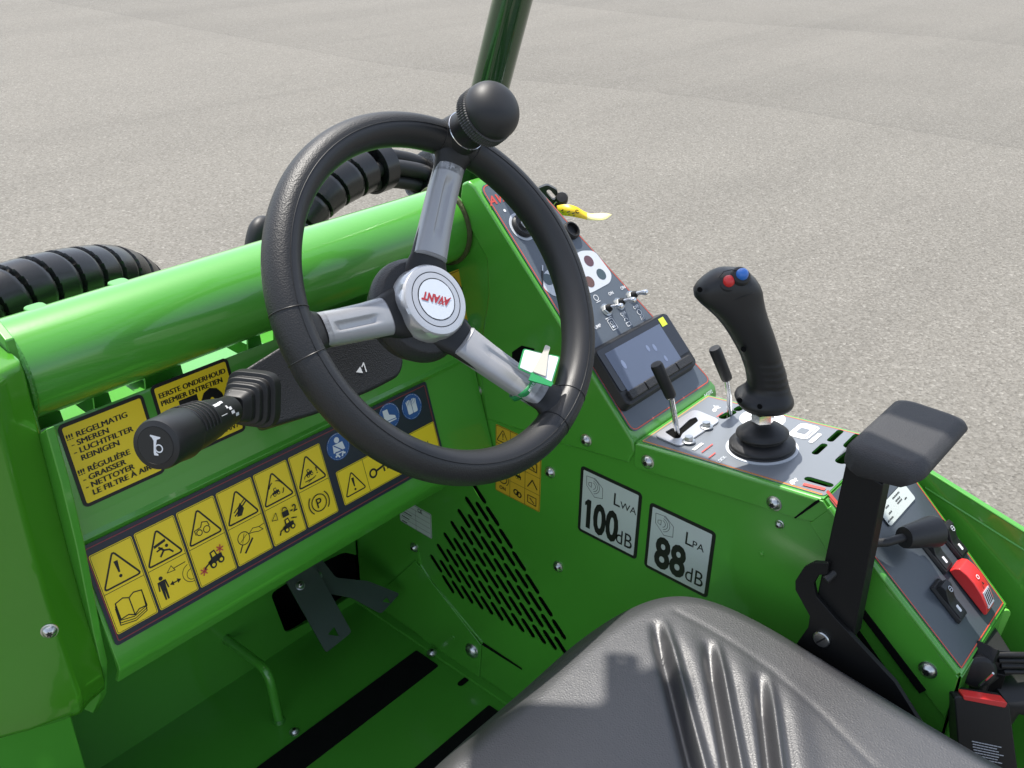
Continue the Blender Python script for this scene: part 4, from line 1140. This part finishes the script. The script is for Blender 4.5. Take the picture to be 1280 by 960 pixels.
part('wrap_loop', t, hb)
t = MB(RUBBER); t.tube(smooth([(.665, 1.06, -.70), (.672, 1.06, -.56), (.685, 1.06, -.475), (.705, 1.065, -.430), (.73, 1.075, -.445), (.74, 1.08, -.53)], 14), .0125, 18)
part('thin_hose', t, hb)
t = MB(GREEN); t.box((.60, 1.20, -.70), (.72, .16, .03)); t.box((.60, 1.275, -.95), (.72, .02, .50)); part('front_cowl', t, loader, .006)

# ------------------------------------------------------------------ roof post and guard overhead
PX = .9375
pa = onx(614, 105, PX); dv = V((0, -.3165, .9486)).normalized()
pb = pa - dv * ((pa.z + .44) / dv.z); pt = pa + dv * ((.62 - pa.z) / dv.z)
t = MB(DKGREEN); t.tube([pb, pt], .0243, 40)
t.tube([pt, pt + V((0, -.06, .03)), pt + V((0, -1.15, .03))], .0243, 24)
t.tube([(PX - .72, pb.y, pb.z), (PX - .72, pt.y, pt.z)], .0243, 24)
t.tube([(PX - .72, pt.y, pt.z), pt + V((-.72, -.06, .03)), pt + V((-.72, -1.15, .03))], .0243, 24)
t.tube([pt + V((-.72, -.06, .03)), pt + V((0, -.06, .03))], .02, 24)
# unseen rail added beside the roof to cast a dark band on the armrest
t.tube([(1.055, .75, .655), (1.055, -.75, .655)], .022, 16); t.tube([(PX, .30, .652), (1.055, .30, .655)], .016, 12)
guard_ = part('roof_guard', t, loader, label='dark green round post of the roof guard')

k_ = (.66 + .735) / SUN.z; up_ = lambda u, v: onz(u, v, -.735) + SUN * k_
sh = [(560, 1200), (584, 960), (592, 906), (650, 884), (700, 888), (748, 891), (757, 884), (757.5, 827), (763, 824), (796, 827), (800, 833), (801, 850), (815, 842)]
sh += [(837 + 32 * math.cos(math.radians(a)), 874 - 32 * math.sin(math.radians(a))) for a in (90, 65, 40, 15, -10, -35)] + [(862, 905), (868, 940), (880, 1000), (900, 1200)]
q = [up_(u, v) for u, v in sh]
t = MB(BLACKM); ho = [up_(778 + 3 * math.cos(a), 833 - 3 * math.sin(a)) for a in [k * PI / 5 for k in range(10)]]
t.plate([(p.x, p.y, .66) for p in q], [[(p.x, p.y, .66) for p in ho]], (0, 0, .004))
part('shadow_plate', t, guard_)  # unseen plate, added and cut to the outline of the seat's shadow

# chassis and wheels carrying the cab
t = MB(BLACKM); t.box((.60, .42, -1.36), (.62, 1.70, .20)); t.box((.60, .98, -1.30), (.9, .10, .10)); t.box((.60, -.18, -1.30), (.9, .10, .10)); part('chassis', t, loader, .006)
for x, y in ((.10, .98), (1.14, .98), (.10, -.18), (1.14, -.18)):
    t = MB(RUBBER)
    t.lathe([(.15, -.085), (.235, -.095), (.268, -.07), (.275, 0), (.268, .07), (.235, .095), (.15, .085), (.15, -.085)], (x, y, -1.325), (1, 0, 0), 72, rfun=lambda i, th: 1 + (.022 if 1 < i < 5 and int(th / (2 * PI) * 36 + (.5 if i % 2 else 0)) % 2 else 0))
    wh = part('wheel', t, loader, ang=25)
    t = MB(PALE); t.lathe([(.155, -.07), (.14, -.03), (.06, -.02), (.05, .03), (.14, .03), (.155, .07)], (x, y, -1.325), (1, 0, 0), 40); part('rim', t, wh)

# ------------------------------------------------------------------ dash labels
def quad(fr, pts):
    q = [fr.px(*p) for p in pts]
    return min(x for x, y in q), max(x for x, y in q), min(y for x, y in q), max(y for x, y in q)
def ylabel(x0, x1, y0, y1):
    d = Dec(UP, .0006); d.slab(rr(x0 - .003, y0 - .003, x1 + .003, y1 + .003, .006), INK); d.poly(rr(x0 + .0008, y0 + .0008, x1 - .0008, y1 - .0008, .002), YEL); d.up(); return d
x0, x1, y0, y1 = quad(UP, [(75, 537), (177, 494), (205, 588), (105, 631)])
d = ylabel(x0 + .002, x1 - .002, y0 + .001, y1 - .001)
lines = ['!!! REGELMATIG', '- SMEREN', '- LUCHTFILTER', '   REINIGEN', '', '!!! RÉGULIÈRE', '- GRAISSER', '- NETTOYER', '   LE FILTRE À AIR']
yy = y1 - .0155
for s_ in lines:
    ind_ = .0042 if s_.startswith('!') else .0068
    if s_.startswith('   '): ind_ = .0118
    if s_: d.text(s_.strip(), x0 + ind_, yy, .0057, INK, 0, 1.14, 'L', dup=.00035)
    yy -= .0082 if s_ else .0052
d.done('service_label', loader, 'yellow label in the corner whose text starts REGELMATIG')
x0, x1, y0, y1 = quad(UP, [(190, 488), (282, 449), (303, 537), (215, 575)])
d = ylabel(x0 + .002, x1 - .001, y0 + .001, y1 - .001)
d.text('EERSTE ONDERHOUD', x0 + .006, y1 - .014, .0056, INK, 0, 1.02, dup=.00035); d.text('PREMIER ENTRETIEN', x0 + .006, y1 - .0225, .0056, INK, 0, 1.02, dup=.00035)
d.text('50', x0 + .022, y0 + .022, .036, INK, .05, 1.05); d.text('AVANT', x1 - .006, y0 + .006, .0055, INK, .03, 1.0, 'R', shear=.25)
d.done('service_label', loader, 'yellow label under the stalk whose text starts EERSTE ONDERHOUD')
x0, x1, y0, y1 = quad(UP, [(558, 342), (579, 334), (592, 420), (574, 428)])
d = Dec(UP, .0006); d.slab(rr(x0 - .012, y0, x1, y1, .003), YELA); d.line(rr(x0 - .010, y0 + .002, x1 - .002, y1 - .002, .002), .0008, INK, True)
d.tri_warn((x0 + x1) / 2 - .006, y1 - .020, .030, lw=.002); d.excl((x0 + x1) / 2 - .006, y1 - .021, .014); d.line([(x0 - .01, (y0 + y1) / 2 - .006), (x1 - .002, (y0 + y1) / 2 - .006)], .0008, INK)
d.disc((x0 + x1) / 2 - .006, y0 + .018, .0135, BLUE); d.up(); d.poly([((x0 + x1) / 2 - .012 + a, y0 + .013 + b) for a, b in [(0, 0), (.006, .002), (.012, 0), (.012, .006), (.006, .011), (0, .006)]], WHITE)
d.done('warning_label', loader, 'amber warning label at the right end of the dash')

# the long warning strip: nine pictogram panels on a dark ground
DW = .481
d = Dec(LO.sub(-.005, 0), .0006)
d.slab(rr(0, -.1135, DW, .001, .004), NAVY)
d.line(rr(.0042, -.1092, DW - .0042, -.0034, .002), .0011, MAROON, True)
strip = d.done('pictogram_strip', loader)
def panel(x, y, w_, h_, art, name='pictogram'):
    f = LO.sub(x, y); d = Dec(f, .0011)
    d.poly(rr(0, 0, w_, h_, .0022), YEL); d.up(); d.line(rr(.0011, .0011, w_ - .0011, h_ - .0011, .0014), .0005, INK, True)
    art(d, w_, h_); d.done(name, strip)
def half(d, w_, h_): d.line([(.0011, h_ * .5), (w_ - .0011, h_ * .5)], .0006, INK)
def person(d, x, y, s_):
    d.disc(x, y + s_ * .43, s_ * .085, INK, 14); d.poly([(x - s_ * .13, y + s_ * .32), (x + s_ * .13, y + s_ * .32), (x + s_ * .11, y - .02 * s_), (x + s_ * .09, y - s_ * .5), (x + s_ * .02, y - s_ * .5), (x, y - s_ * .08), (x - s_ * .02, y - s_ * .5), (x - s_ * .09, y - s_ * .5), (x - s_ * .11, y - .02 * s_)], INK)
    d.line([(x - s_ * .15, y + s_ * .29), (x - s_ * .19, y - s_ * .04)], s_ * .06, INK); d.line([(x + s_ * .15, y + s_ * .29), (x + s_ * .19, y - s_ * .04)], s_ * .06, INK)
def truck(d, x, y, s_, red=False, rot=0):
    c_, n_ = math.cos(rot), math.sin(rot)
    T = lambda pts: [(x + (a * c_ - b * n_) * s_, y + (a * n_ + b * c_) * s_) for a, b in pts]
    d.poly(T([(-.22, -.12), (.42, -.12), (.45, .10), (.26, .14), (.24, .40), (.0, .40), (-.06, .12), (-.24, .08)]), INK)
    d.line(T([(-.1, .05), (-.42, -.04), (-.52, -.18)]), s_ * .07, INK)
    d.up()
    d.poly(T([(.03, .16), (.19, .16), (.19, .34), (.05, .34)]), YEL)
    for k in (-.08, .30):
        a = T([(k, -.15)])[0]; d.disc(*a, s_ * .15, INK, 16); d.up(); d.disc(*a, s_ * .075, YEL, 12)
    if red:
        for q_, e_ in ((-.56, -.12), (.46, .28)):
            for z_ in (0, 60, 120): a = math.radians(z_); d.line(T([(q_ - .16 * math.cos(a), e_ - .16 * math.sin(a)), (q_ + .16 * math.cos(a), e_ + .16 * math.sin(a))]), s_ * .05, REDINK)
def warn(d, w_, h_, fn=None):
    cx, cy = w_ / 2, h_ * .735; d.tri_warn(cx, cy, w_ * .88, lw=.0019)
    if fn: fn(d, cx, cy - .004)
    else: d.excl(cx, cy - .003, .020)
def a1(d, w_, h_):
    half(d, w_, h_); warn(d, w_, h_)
    x, y = w_ / 2, h_ * .25
    for o in (0, .0026, .0050):
        d.line([(x - .015 - o * .3, y + .009 - o), (x - .0155 - o * .3, y - .010 - o), (x - .001, y - .0135 - o), (x + .014 - o * .2, y - .0095 - o), (x + .0145, y + .0095 - o * .6)], .0009, INK)
    d.line([(x, y + .008), (x - .006, y + .0112), (x - .0148, y + .0092), (x - .0148, y - .0092), (x - .006, y - .0085), (x, y - .0122), (x + .006, y - .0085), (x + .0145, y - .0092), (x + .0145, y + .0092), (x + .006, y + .0112), (x, y + .008), (x, y - .012)], .0012, INK)
def a2(d, w_, h_):
    half(d, w_, h_)
    def fall(d, x, y):
        d.poly([(x - .008, y + .006), (x + .006, y + .0085), (x + .006, y + .0055), (x - .008, y + .003)], INK); d.line([(x - .003, y + .002), (x + .001, y - .003), (x - .004, y - .008)], .0021, INK); d.line([(x + .001, y - .003), (x + .007, y - .005), (x + .010, y - .009)], .0018, INK); d.line([(x - .006, y - .001), (x, y)], .0018, INK); d.disc(x + .0055, y + .0005, .0019, INK, 10)
    warn(d, w_, h_, fall); x, y = w_ * .24, h_ * .235; person(d, x, y, .027)
    d.line([(w_ * .42, y), (w_ * .66, y)], .0014, INK)
    for k, s_ in ((w_ * .40, 1), (w_ * .68, -1)): d.poly([(k, y), (k + s_ * .0042, y + .0028), (k + s_ * .0042, y - .0028)], INK)
    d.line([(w_ * .42, y + .0135), (w_ * .56, y + .019), (w_ * .62, y + .0125), (w_ * .42, y + .0135)], .0007, INK); d.line([(w_ * .6, y + .015), (w_ * .9, y + .0155)], .0009, INK)
    d.ring(w_ * .97, y + .001, .0105, .0007, INK, 100, 270); d.ring(w_ * .97, y - .001, .006, .0007, INK, 90, 270)
def a3(d, w_, h_):
    half(d, w_, h_)
    def tip(d, x, y):
        for k, r in ((-.005, .0032), (.004, .0038)): d.ring(x + k, y - .004, r, .0010, INK)
        d.line([(x - .010, y), (x - .002, y + .001), (x + .001, y + .006), (x + .007, y + .004), (x + .008, y - .001)], .0010, INK); d.line([(x - .010, y), (x - .0095, y - .005)], .001, INK)
    warn(d, w_, h_, tip); truck(d, w_ * .50, h_ * .24, .027, True, .18)
def a4(d, w_, h_):
    half(d, w_, h_)
    def crush(d, x, y):
        d.line([(x - .009, y - .006), (x + .009, y + .005)], .0016, INK); d.line([(x - .009, y - .002), (x + .008, y + .008)], .0012, INK)
        d.poly([(x - .007, y - .008), (x - .001, y - .009), (x + .004, y - .002), (x + .001, y + .006), (x - .003, y + .001)], INK)
    warn(d, w_, h_, crush); x, y = w_ * .34, h_ * .31
    d.ring(x, y, .0075, .0010, INK); d.line([(x - .005, y - .003), (x + .005, y + .003)], .0006, INK); d.line([(x - .003, y - .005), (x + .002, y + .005)], .0006, INK); d.line([(x - .004, y - .007), (x - .009, y - .014)], .0014, INK)
    d.line([(x - .003, y - .017), (x + .010, y - .005)], .0022, INK); d.line([(x + .008, y + .002), (x + .014, y + .006), (x + .022, y + .004), (x + .026, y - .001), (x + .020, y - .001), (x + .014, y + .001), (x + .008, y + .002)], .0008, INK); d.line([(x + .022, y + .004), (x + .029, y + .005)], .0008, INK)
def a5(d, w_, h_):
    half(d, w_, h_)
    def roll(d, x, y):
        truck(d, x - .003, y - .003, .014, rot=.1); d.ring(x, y + .001, .0095, .0011, INK, 20, 80); d.ring(x, y + .001, .0095, .0011, INK, 110, 160); d.ring(x, y, .0095, .0011, INK, -50, -10)
    warn(d, w_, h_, roll); truck(d, w_ * .48, h_ * .17, .023, rot=.12)
    x, y = w_ * .53, h_ * .36; d.rect(x - .0045, y - .005, x + .0045, y + .002, INK); d.ring(x, y + .003, .0032, .0012, INK, 0, 180)
    d.text('-2', w_ * .68, y - .004, .0085, INK, .02); d.line([(w_ * .12, y - .002), (w_ * .28, y + .005), (w_ * .28, y - .004), (w_ * .12, y - .002)], .0007, INK); d.line([(w_ * .66, y - .010), (w_ * .80, y - .012)], .0012, INK)
def a6(d, w_, h_):
    half(d, w_, h_)
    def slip(d, x, y):
        truck(d, x - .003, y - .001, .014, rot=.2); d.line([(x - .010, y - .0085), (x + .003, y - .0085)], .0009, INK); d.line([(x - .006, y - .0105), (x + .006, y - .007)], .0008, INK); d.excl(x + .009, y - .001, .009)
    warn(d, w_, h_, slip); x, y = w_ / 2, h_ * .25
    d.ring(x, y, .0105, .0013, INK); d.text('P', x, y - .0060, .0120, INK, .005, 1, 'C')
    for a, b in ((135, 225), (-45, 45)): d.ring(x, y, .0148, .0014, INK, a, b)
def a7(d, w_, h_):
    d.tri_warn(.021, h_ * .5, .032, lw=.0016); d.excl(.021, h_ * .5 - .003, .018)
    d.line([(.042, .001), (.042, h_ - .001)], .0006, INK)
    x, y = .053, h_ * .45; d.ring(x, y, .0052, .0026, INK); d.line([(x + .006, y + .001), (x + .026, y + .004)], .0028, INK); d.line([(x + .018, y), (x + .018, y - .004)], .0026, INK); d.line([(x + .024, y), (x + .024, y - .003)], .0026, INK)
    d.line([(.094, .001), (.094, h_ - .001)], .0006, INK); d.line([(.145, .008), (.128, .030)], .0028, INK); d.ring(.126, .033, .005, .0024, INK, -20, 250); d.line([(.112, .016), (.128, .010), (.150, .014), (.150, .024)], .001, INK)
pw, ph = .0465, .0915
for k, a in enumerate([a1, a2, a3, a4, a5, a6]): panel(.0002 + k * .0492, -.1025, pw, ph, a)
panel(.3035, -.1005, .168, .0455, a7)
def badge(px, art):
    a, b = LO.px(*px); f = LO.sub(a, b); d = Dec(f, .0011); d.disc(0, 0, .0172, BLUE, 40); d.ring(0, 0, .0160, .0006, WHITE, n=40); d.up(); art(d); d.done('pictogram', strip)
def b1(d):
    d.disc(0, .0085, .0038, WHITE, 18); d.poly([(-.0075, .004), (.0075, .004), (.009, -.006), (.006, -.006), (.006, -.009), (-.006, -.009), (-.006, -.006), (-.009, -.006)], WHITE); d.up()
    d.line([(-.006, .003), (.005, -.007)], .0014, BLUE); d.line([(-.006, -.006), (.006, -.007)], .0016, BLUE); d.line([(-.007, -.011), (-.004, -.0095), (-.002, -.013)], .0022, WHITE); d.line([(.007, -.011), (.004, -.0095), (.002, -.013)], .0022, WHITE)
def b2(d):
    d.poly([(-.009, .010), (-.001, .010), (0, .002), (.009, -.002), (.010, -.008), (-.008, -.008), (-.009, 0)], WHITE); d.up(); d.line([(-.008, -.005), (.009, -.006)], .001, BLUE)
def b3(d):
    for o in (-.004, .004):
        d.poly(rr(o - .0042, -.009, o + .0042, .003, .002), WHITE)
        for q_ in (-.0032, -.0011, .0011, .0032): d.line([(o + q_, .002), (o + q_ * 1.2, .010 - abs(q_) * .6)], .0017, WHITE)
    d.up(); d.line([(0, -.009), (0, .008)], .0008, BLUE)
badge((422, 558), b1); badge((486, 520), b2); badge((514, 508), b3)
a, b = LO.px(450, 540); 

# ------------------------------------------------------------------ labels on the side wall
def nutmark(d, x, y, s_):
    d.line([(x - .9 * s_, y + .9 * s_), (x + .1 * s_, y + 1.0 * s_), (x + .95 * s_, y + .35 * s_), (x + 1.0 * s_, y - .75 * s_), (x + .1 * s_, y - 1.0 * s_), (x - .85 * s_, y - .1 * s_)], .0006, INK, True)
    for r in (.35, .58, .8): d.ring(x - .2 * s_, y + .12 * s_, r * s_, .0006, INK, -75, 80)
    d.line([(x - .62 * s_, y + .02 * s_), (x - .62 * s_, y + .3 * s_), (x - .3 * s_, y + .42 * s_), (x - .3 * s_, y - .1 * s_), (x - .62 * s_, y + .02 * s_)], .0006, INK)
def dbl(px, big, sub_, name, x_off, bold_xs):
    q = [onx(u, v, XW) for u, v in px]
    ya = (q[0].y + q[3].y) / 2; yb = (q[1].y + q[2].y) / 2; za = (q[2].z + q[3].z) / 2; zb = (q[0].z + q[1].z) / 2
    f = Fr((XW, ya, za), (0, -1, 0), (0, 0, 1)); w_, h_ = ya - yb, zb - za
    d = Dec(f, .0006); d.slab(rr(0, 0, w_, h_, .006), INK); d.poly(rr(.0048, .0048, w_ - .0048, h_ - .0048, .0015), PAPER); d.up()
    nutmark(d, .0235, h_ - .0250, .0145)
    if big == '100':
        d.poly([(.0135, .0120), (.0205, .0120), (.0205, .0585), (.0150, .0585), (.0105, .0525), (.0105, .0470), (.0135, .0490)], INK)
        d.text('00', .0250, .0120, .046, INK, .036, bold_xs)
    else: d.text(big, x_off, .0120, .046, INK, .034, bold_xs)
    d.text('dB', w_ - .0085, .0125, .0230, INK, 0, .78, 'R')
    d.text('L', .0560, h_ - .0365, .0190, INK, .002, .9); d.text(sub_, .0665, h_ - .0365, .0105, INK, .002, .98)
    d.done('noise_label', loader, name)
dbl([(728, 582), (804, 617), (795, 699), (721, 662)], '100', 'WA', 'white sound power label reading 100 dB', .0090, .62)
dbl([(815, 627), (896, 667), (884, 746), (803, 708)], '88', 'PA', 'white sound pressure label reading 88 dB', .0140, .70)
q = [onx(u, v, XW) for u, v in [(620, 528), (677, 571), (673, 641), (618, 611)]]
f = Fr((XW, q[0].y, 0), (0, -1, 0), (0, 0, 1)); C_ = [((q[0].y - p.y), p.z) for p in q]
d = Dec(f, .0006); xx0 = 0; xx1 = C_[1][0]; zb = C_[3][1]; zt = C_[0][1]
d.slab(rr(xx0, zb, xx1, zt - .002, .0025), YELA); d.line(rr(xx0 + .001, zb + .001, xx1 - .001, zt - .003, .002), .0006, INK, True)
cw = (xx1 - xx0) / 3
for k in (1, 2): d.line([(xx0 + cw * k, zb + .001), (xx0 + cw * k, zt - .003)], .0006, INK)
for k in range(1, 4): d.line([(xx0 + cw, zb + (zt - zb) * k / 4), (xx1 - .001, zb + (zt - zb) * k / 4)], .0005, INK)
d.tri_warn(xx0 + cw * .5, zt - .017, cw * .82, lw=.0012); d.excl(xx0 + cw * .5, zt - .018, .011); d.line([(xx0, zt - .032), (xx0 + cw, zt - .032)], .0006, INK)
d.ring(xx0 + cw * .5, zb + .026, .008, .0016, INK); d.ring(xx0 + cw * .5, zb + .026, .0115, .0012, INK, -50, 50); d.line([(xx0 + cw * .35, zb + .026), (xx0 + cw * .65, zb + .029)], .0014, INK); d.text('ON', xx0 + cw * .5, zb + .007, .0055, INK, .03, 1, 'C')
for k in range(4):
    yc = zb + (zt - zb) * (k + .5) / 4
    if k % 2: truck(d, xx0 + cw * 1.5, yc, .015); d.line([(xx0 + cw * 2.2, yc - .008), (xx0 + cw * 2.5, yc + .006), (xx0 + cw * 2.8, yc - .006)], .0016, INK)
    else: d.ring(xx0 + cw * 1.42, yc, .004, .0022, INK); d.ring(xx0 + cw * 1.62, yc - .002, .004, .0022, INK); d.line([(xx0 + cw * 2.2, yc - .006), (xx0 + cw * 2.2, yc + .006), (xx0 + cw * 2.75, yc + .006), (xx0 + cw * 2.75, yc - .007), (xx0 + cw * 2.2, yc - .006)], .0013, INK); d.line([(xx0 + cw * 2.35, yc + .002), (xx0 + cw * 2.6, yc - .004)], .0016, INK)
d.done('operation_label', loader, 'amber pictogram label on the side wall beneath the wheel rim')
q = [onx(u, v, XW) for u, v in [(500, 645), (518, 631), (537, 645), (535, 671)]]
f = Fr((XW, q[0].y, q[3].z), (0, -1, 0), (0, 0, 1)); w_ = q[0].y - q[2].y; h_ = q[1].z - q[3].z
d = Dec(f, .0006); d.slab(rr(0, 0, w_ + .004, h_, .003), PAPER, .001); d.line(rr(.001, .001, w_ + .003, h_ - .001, .002), .0006, INK, True)
for k in range(1, 5): d.line([(.004, h_ * k / 5), (w_, h_ * k / 5)], .0005, INK)
for k in range(4): d.rect(.006, h_ * k / 5 + .003, .018 + k % 3 * .006, h_ * k / 5 + .005, INK)
d.line([(w_ * .55, .001), (w_ * .55, h_ * .8)], .0005, INK); d.text('CE', w_ * .62, h_ * .82, .0065, INK, .02)
d.done('serial_plate', loader)

# ------------------------------------------------------------------ loose things
# white card held to the spoke by a green strap
TP = Fr(WF.p(.105, -.118, .030), WX, WW)
th_ = V((0, 0, 0))
TN = V((-.08, -.55, .83)).normalized(); cq = [hit(u, v, TP.o, TN) for u, v in [(654, 436), (700, 446), (690, 480), (647, 461)]]
root = bpy.data.objects.new('hang_tag', None); COL.objects.link(root)
c0 = sum(cq, V((0, 0, 0))) / 4 + V((0, 0, H)); root.location = c0; WO[root] = c0
tag(root, 'white card tag with green edge strapped to the right spoke of the steering wheel', 'tag')
fu = (cq[1] - cq[0]).normalized(); fn = TN; fv = fn.cross(fu)
f = Fr(cq[3], (cq[2] - cq[3]), TN.cross(cq[2] - cq[3]))
pts = [f.px(u, v) for u, v in [(647, 461), (690, 480), (700, 446), (654, 436)]]
t = MB(STRAP); t.prism([f.p(x, y, .0) for x, y in rpoly(pts, .003)], f.n * .0007)
ce = (sum(x for x, y in pts) / 4, sum(y for x, y in pts) / 4)
ip = [(ce[0] + (x - ce[0]) * .92, ce[1] + (y - ce[1]) * .90) for x, y in pts]
CARD = mat('white_card', (.74, .74, .70), .5); t.use(CARD); t.prism([f.p(x, y, .0008) for x, y in rpoly(ip, .002)], f.n * .0004)
t.use(PALE); lowp = [ip[0], ip[1], (ip[1][0] * .6 + ip[2][0] * .4, ip[1][1] * .6 + ip[2][1] * .4), (ip[0][0] * .6 + ip[3][0] * .4, ip[0][1] * .6 + ip[3][1] * .4)]
t.prism([f.p(x, y, .0013) for x, y in lowp], f.n * .0002)
part('card', t, root)
ha, hb_ = f.px(673, 470); hc, hd_ = f.px(683, 434)
t = MB(mat('beige_tie', (.52, .49, .42), .5)); t.prism([f.p(x, y, .002) for x, y in rpoly([(ha - .008, hb_), (ha + .007, hb_ + .001), (hc + .003, hd_ - .010), (hc + .0035, hd_), (hc - .0025, hd_), (hc - .003, hd_ - .010)], .002)], f.n * .0012)
part('tie', t, root)
dr = WX * math.cos(math.radians(-65)) + WW * math.sin(math.radians(-65)); tn = WN.cross(dr)
def strapring(r_, hw):
    out_ = []
    for k in range(41):
        th = 2 * PI * k / 40; x = .0172 * math.copysign(abs(math.cos(th)) ** .6, math.cos(th)); y = .0158 * math.copysign(abs(math.sin(th)) ** .6, math.sin(th))
        out_.append(WC + dr * r_ + WN * (-.0165 + y) + tn * x)
    return out_
R1 = strapring(.1315, 0); R2 = strapring(.1385, 0)
t = MB(STRAP); t.add(R1 + R2, [(k, k + 1, 42 + k, 41 + k) for k in range(40)])
o = part('strap', t, root); so_ = o.modifiers.new('thickness', 'SOLIDIFY'); so_.thickness = .001
sfm = Fr(WC + dr * .135 + WN * (-.0165 + .0164), tn, -dr)
d = Dec(sfm, .0006)
for k in range(6): d.text('MARKTZ'[k], -.013 + k * .0035, -.0016, .0032, PALE, .01)
d.h = .0006; d.disc(.012, 0, .001, PALE, 10)
d.done('printed_text', root)
t = MB(STRAP); t.prism([f.p(x, y, .0004) for x, y in [f.px(u, v) for u, v in [(660, 476), (664, 466), (676, 472), (691, 480), (688, 484), (674, 480)]]], f.n * .0014); part('strap_head', t, root)

# key with black head in the dash, and the yellow tag on it
K0 = hit(700, 262, V((1.0, .80, -.372)), VN)
q = lambda u, v, o_=0: hit(u, v, K0 - VN * o_, VN)
root = bpy.data.objects.new('key_set', None); COL.objects.link(root); WO[root] = K0 + V((0, 0, H)); root.location = WO[root]
tag(root, 'black key fobs bunched at the top of the control panel behind the wheel rim', 'keys')
t = MB(SATIN); kp = Fr(K0, HR, (0, 0, 1))
t.plate([kp.p(*p) for p in rpoly([kp.px(u, v) for u, v in [(672, 236), (684, 231), (697, 238), (698, 256), (688, 262), (676, 254)]], .004)], [[kp.p(*p) for p in caps(*kp.px(686, 240), *kp.px(692, 247), .0032, 5)]], VN * .009)
part('key_head', t, root, .002)
t = MB(SATIN); t.lathe([(.0075, -.006), (.0088, -.004), (.0088, .005), (.007, .008), (0, .0085)], q(702, 249), V((-.6, -.5, .6)), 24); t.tube([q(700, 252), q(694, 266), q(690, 275)], .004, 10)
part('fob', t, root)
t = MB(CHROME); t.tube([q(698 + 6 * math.cos(a), 258 + 6 * math.sin(a), .006) for a in [2 * PI * k / 24 for k in range(25)]], .0009, 8, False); part('split_ring', t, root)
up_ = [(696, 257), (704, 255.5), (713, 256), (722, 259), (730, 264), (738, 267), (748, 266.5), (757, 266.5), (765, 268)]
dn_ = [(697, 268), (705, 269.5), (714, 270.5), (722, 272), (730, 273.5), (738, 274.8), (748, 275.2), (757, 274), (764, 269.5)]
offs = [.012, .014, .016, .016, .013, .008, .003, 0, -.002]; offd = [.014, .020, .024, .024, .022, .020, .019, .018, 0]
A = [q(u, v, o_) for (u, v), o_ in zip(up_, offs)]; B = [q(u, v, o_) for (u, v), o_ in zip(dn_, offd)]
A = smooth(A, 4); B = smooth(B, 4); n_ = len(A)
t = MB(TAGY); t.add(A + B, [(k, k + 1, n_ + k + 1, n_ + k) for k in range(n_ - 1)]); t.use(TAGP); t.k = [1 if k > n_ * .52 else 0 for k in range(n_ - 1)]  # paler yellow on the curled half stands in for sun through the paper
o = part('key_tag', t); sm = o.modifiers.new('thickness', 'SOLIDIFY'); sm.thickness = .0006
t = MB(INK)
def tagpt(s_, e_): k = min(n_ - 1, max(0, s_ * (n_ - 1))); i = int(k); j = min(i + 1, n_ - 1); a = A[i].lerp(A[j], k - i); b = B[i].lerp(B[j], k - i); return a.lerp(b, e_) - VN * .0012 + V((0, 0, .0004))
for s_, e_, l in [(.08, .6, .04), (.18, .7, .05), (.27, .75, .05)]:
    t.tube([tagpt(s_, e_), tagpt(s_ + l, e_ - .15)], .0007, 6); t.tube([tagpt(s_ + .02, e_ + .15), tagpt(s_ + l, e_ + .1)], .0006, 6)
t.tube([tagpt(.37 + .03 * math.cos(a), .42 + .14 * math.sin(a)) for a in [k * .6 for k in range(10)]], .0006, 6)
part('ink_marks', t, o)
tag(o, 'yellow paper tag curling out from the black keys beside the wheel rim', 'tag')
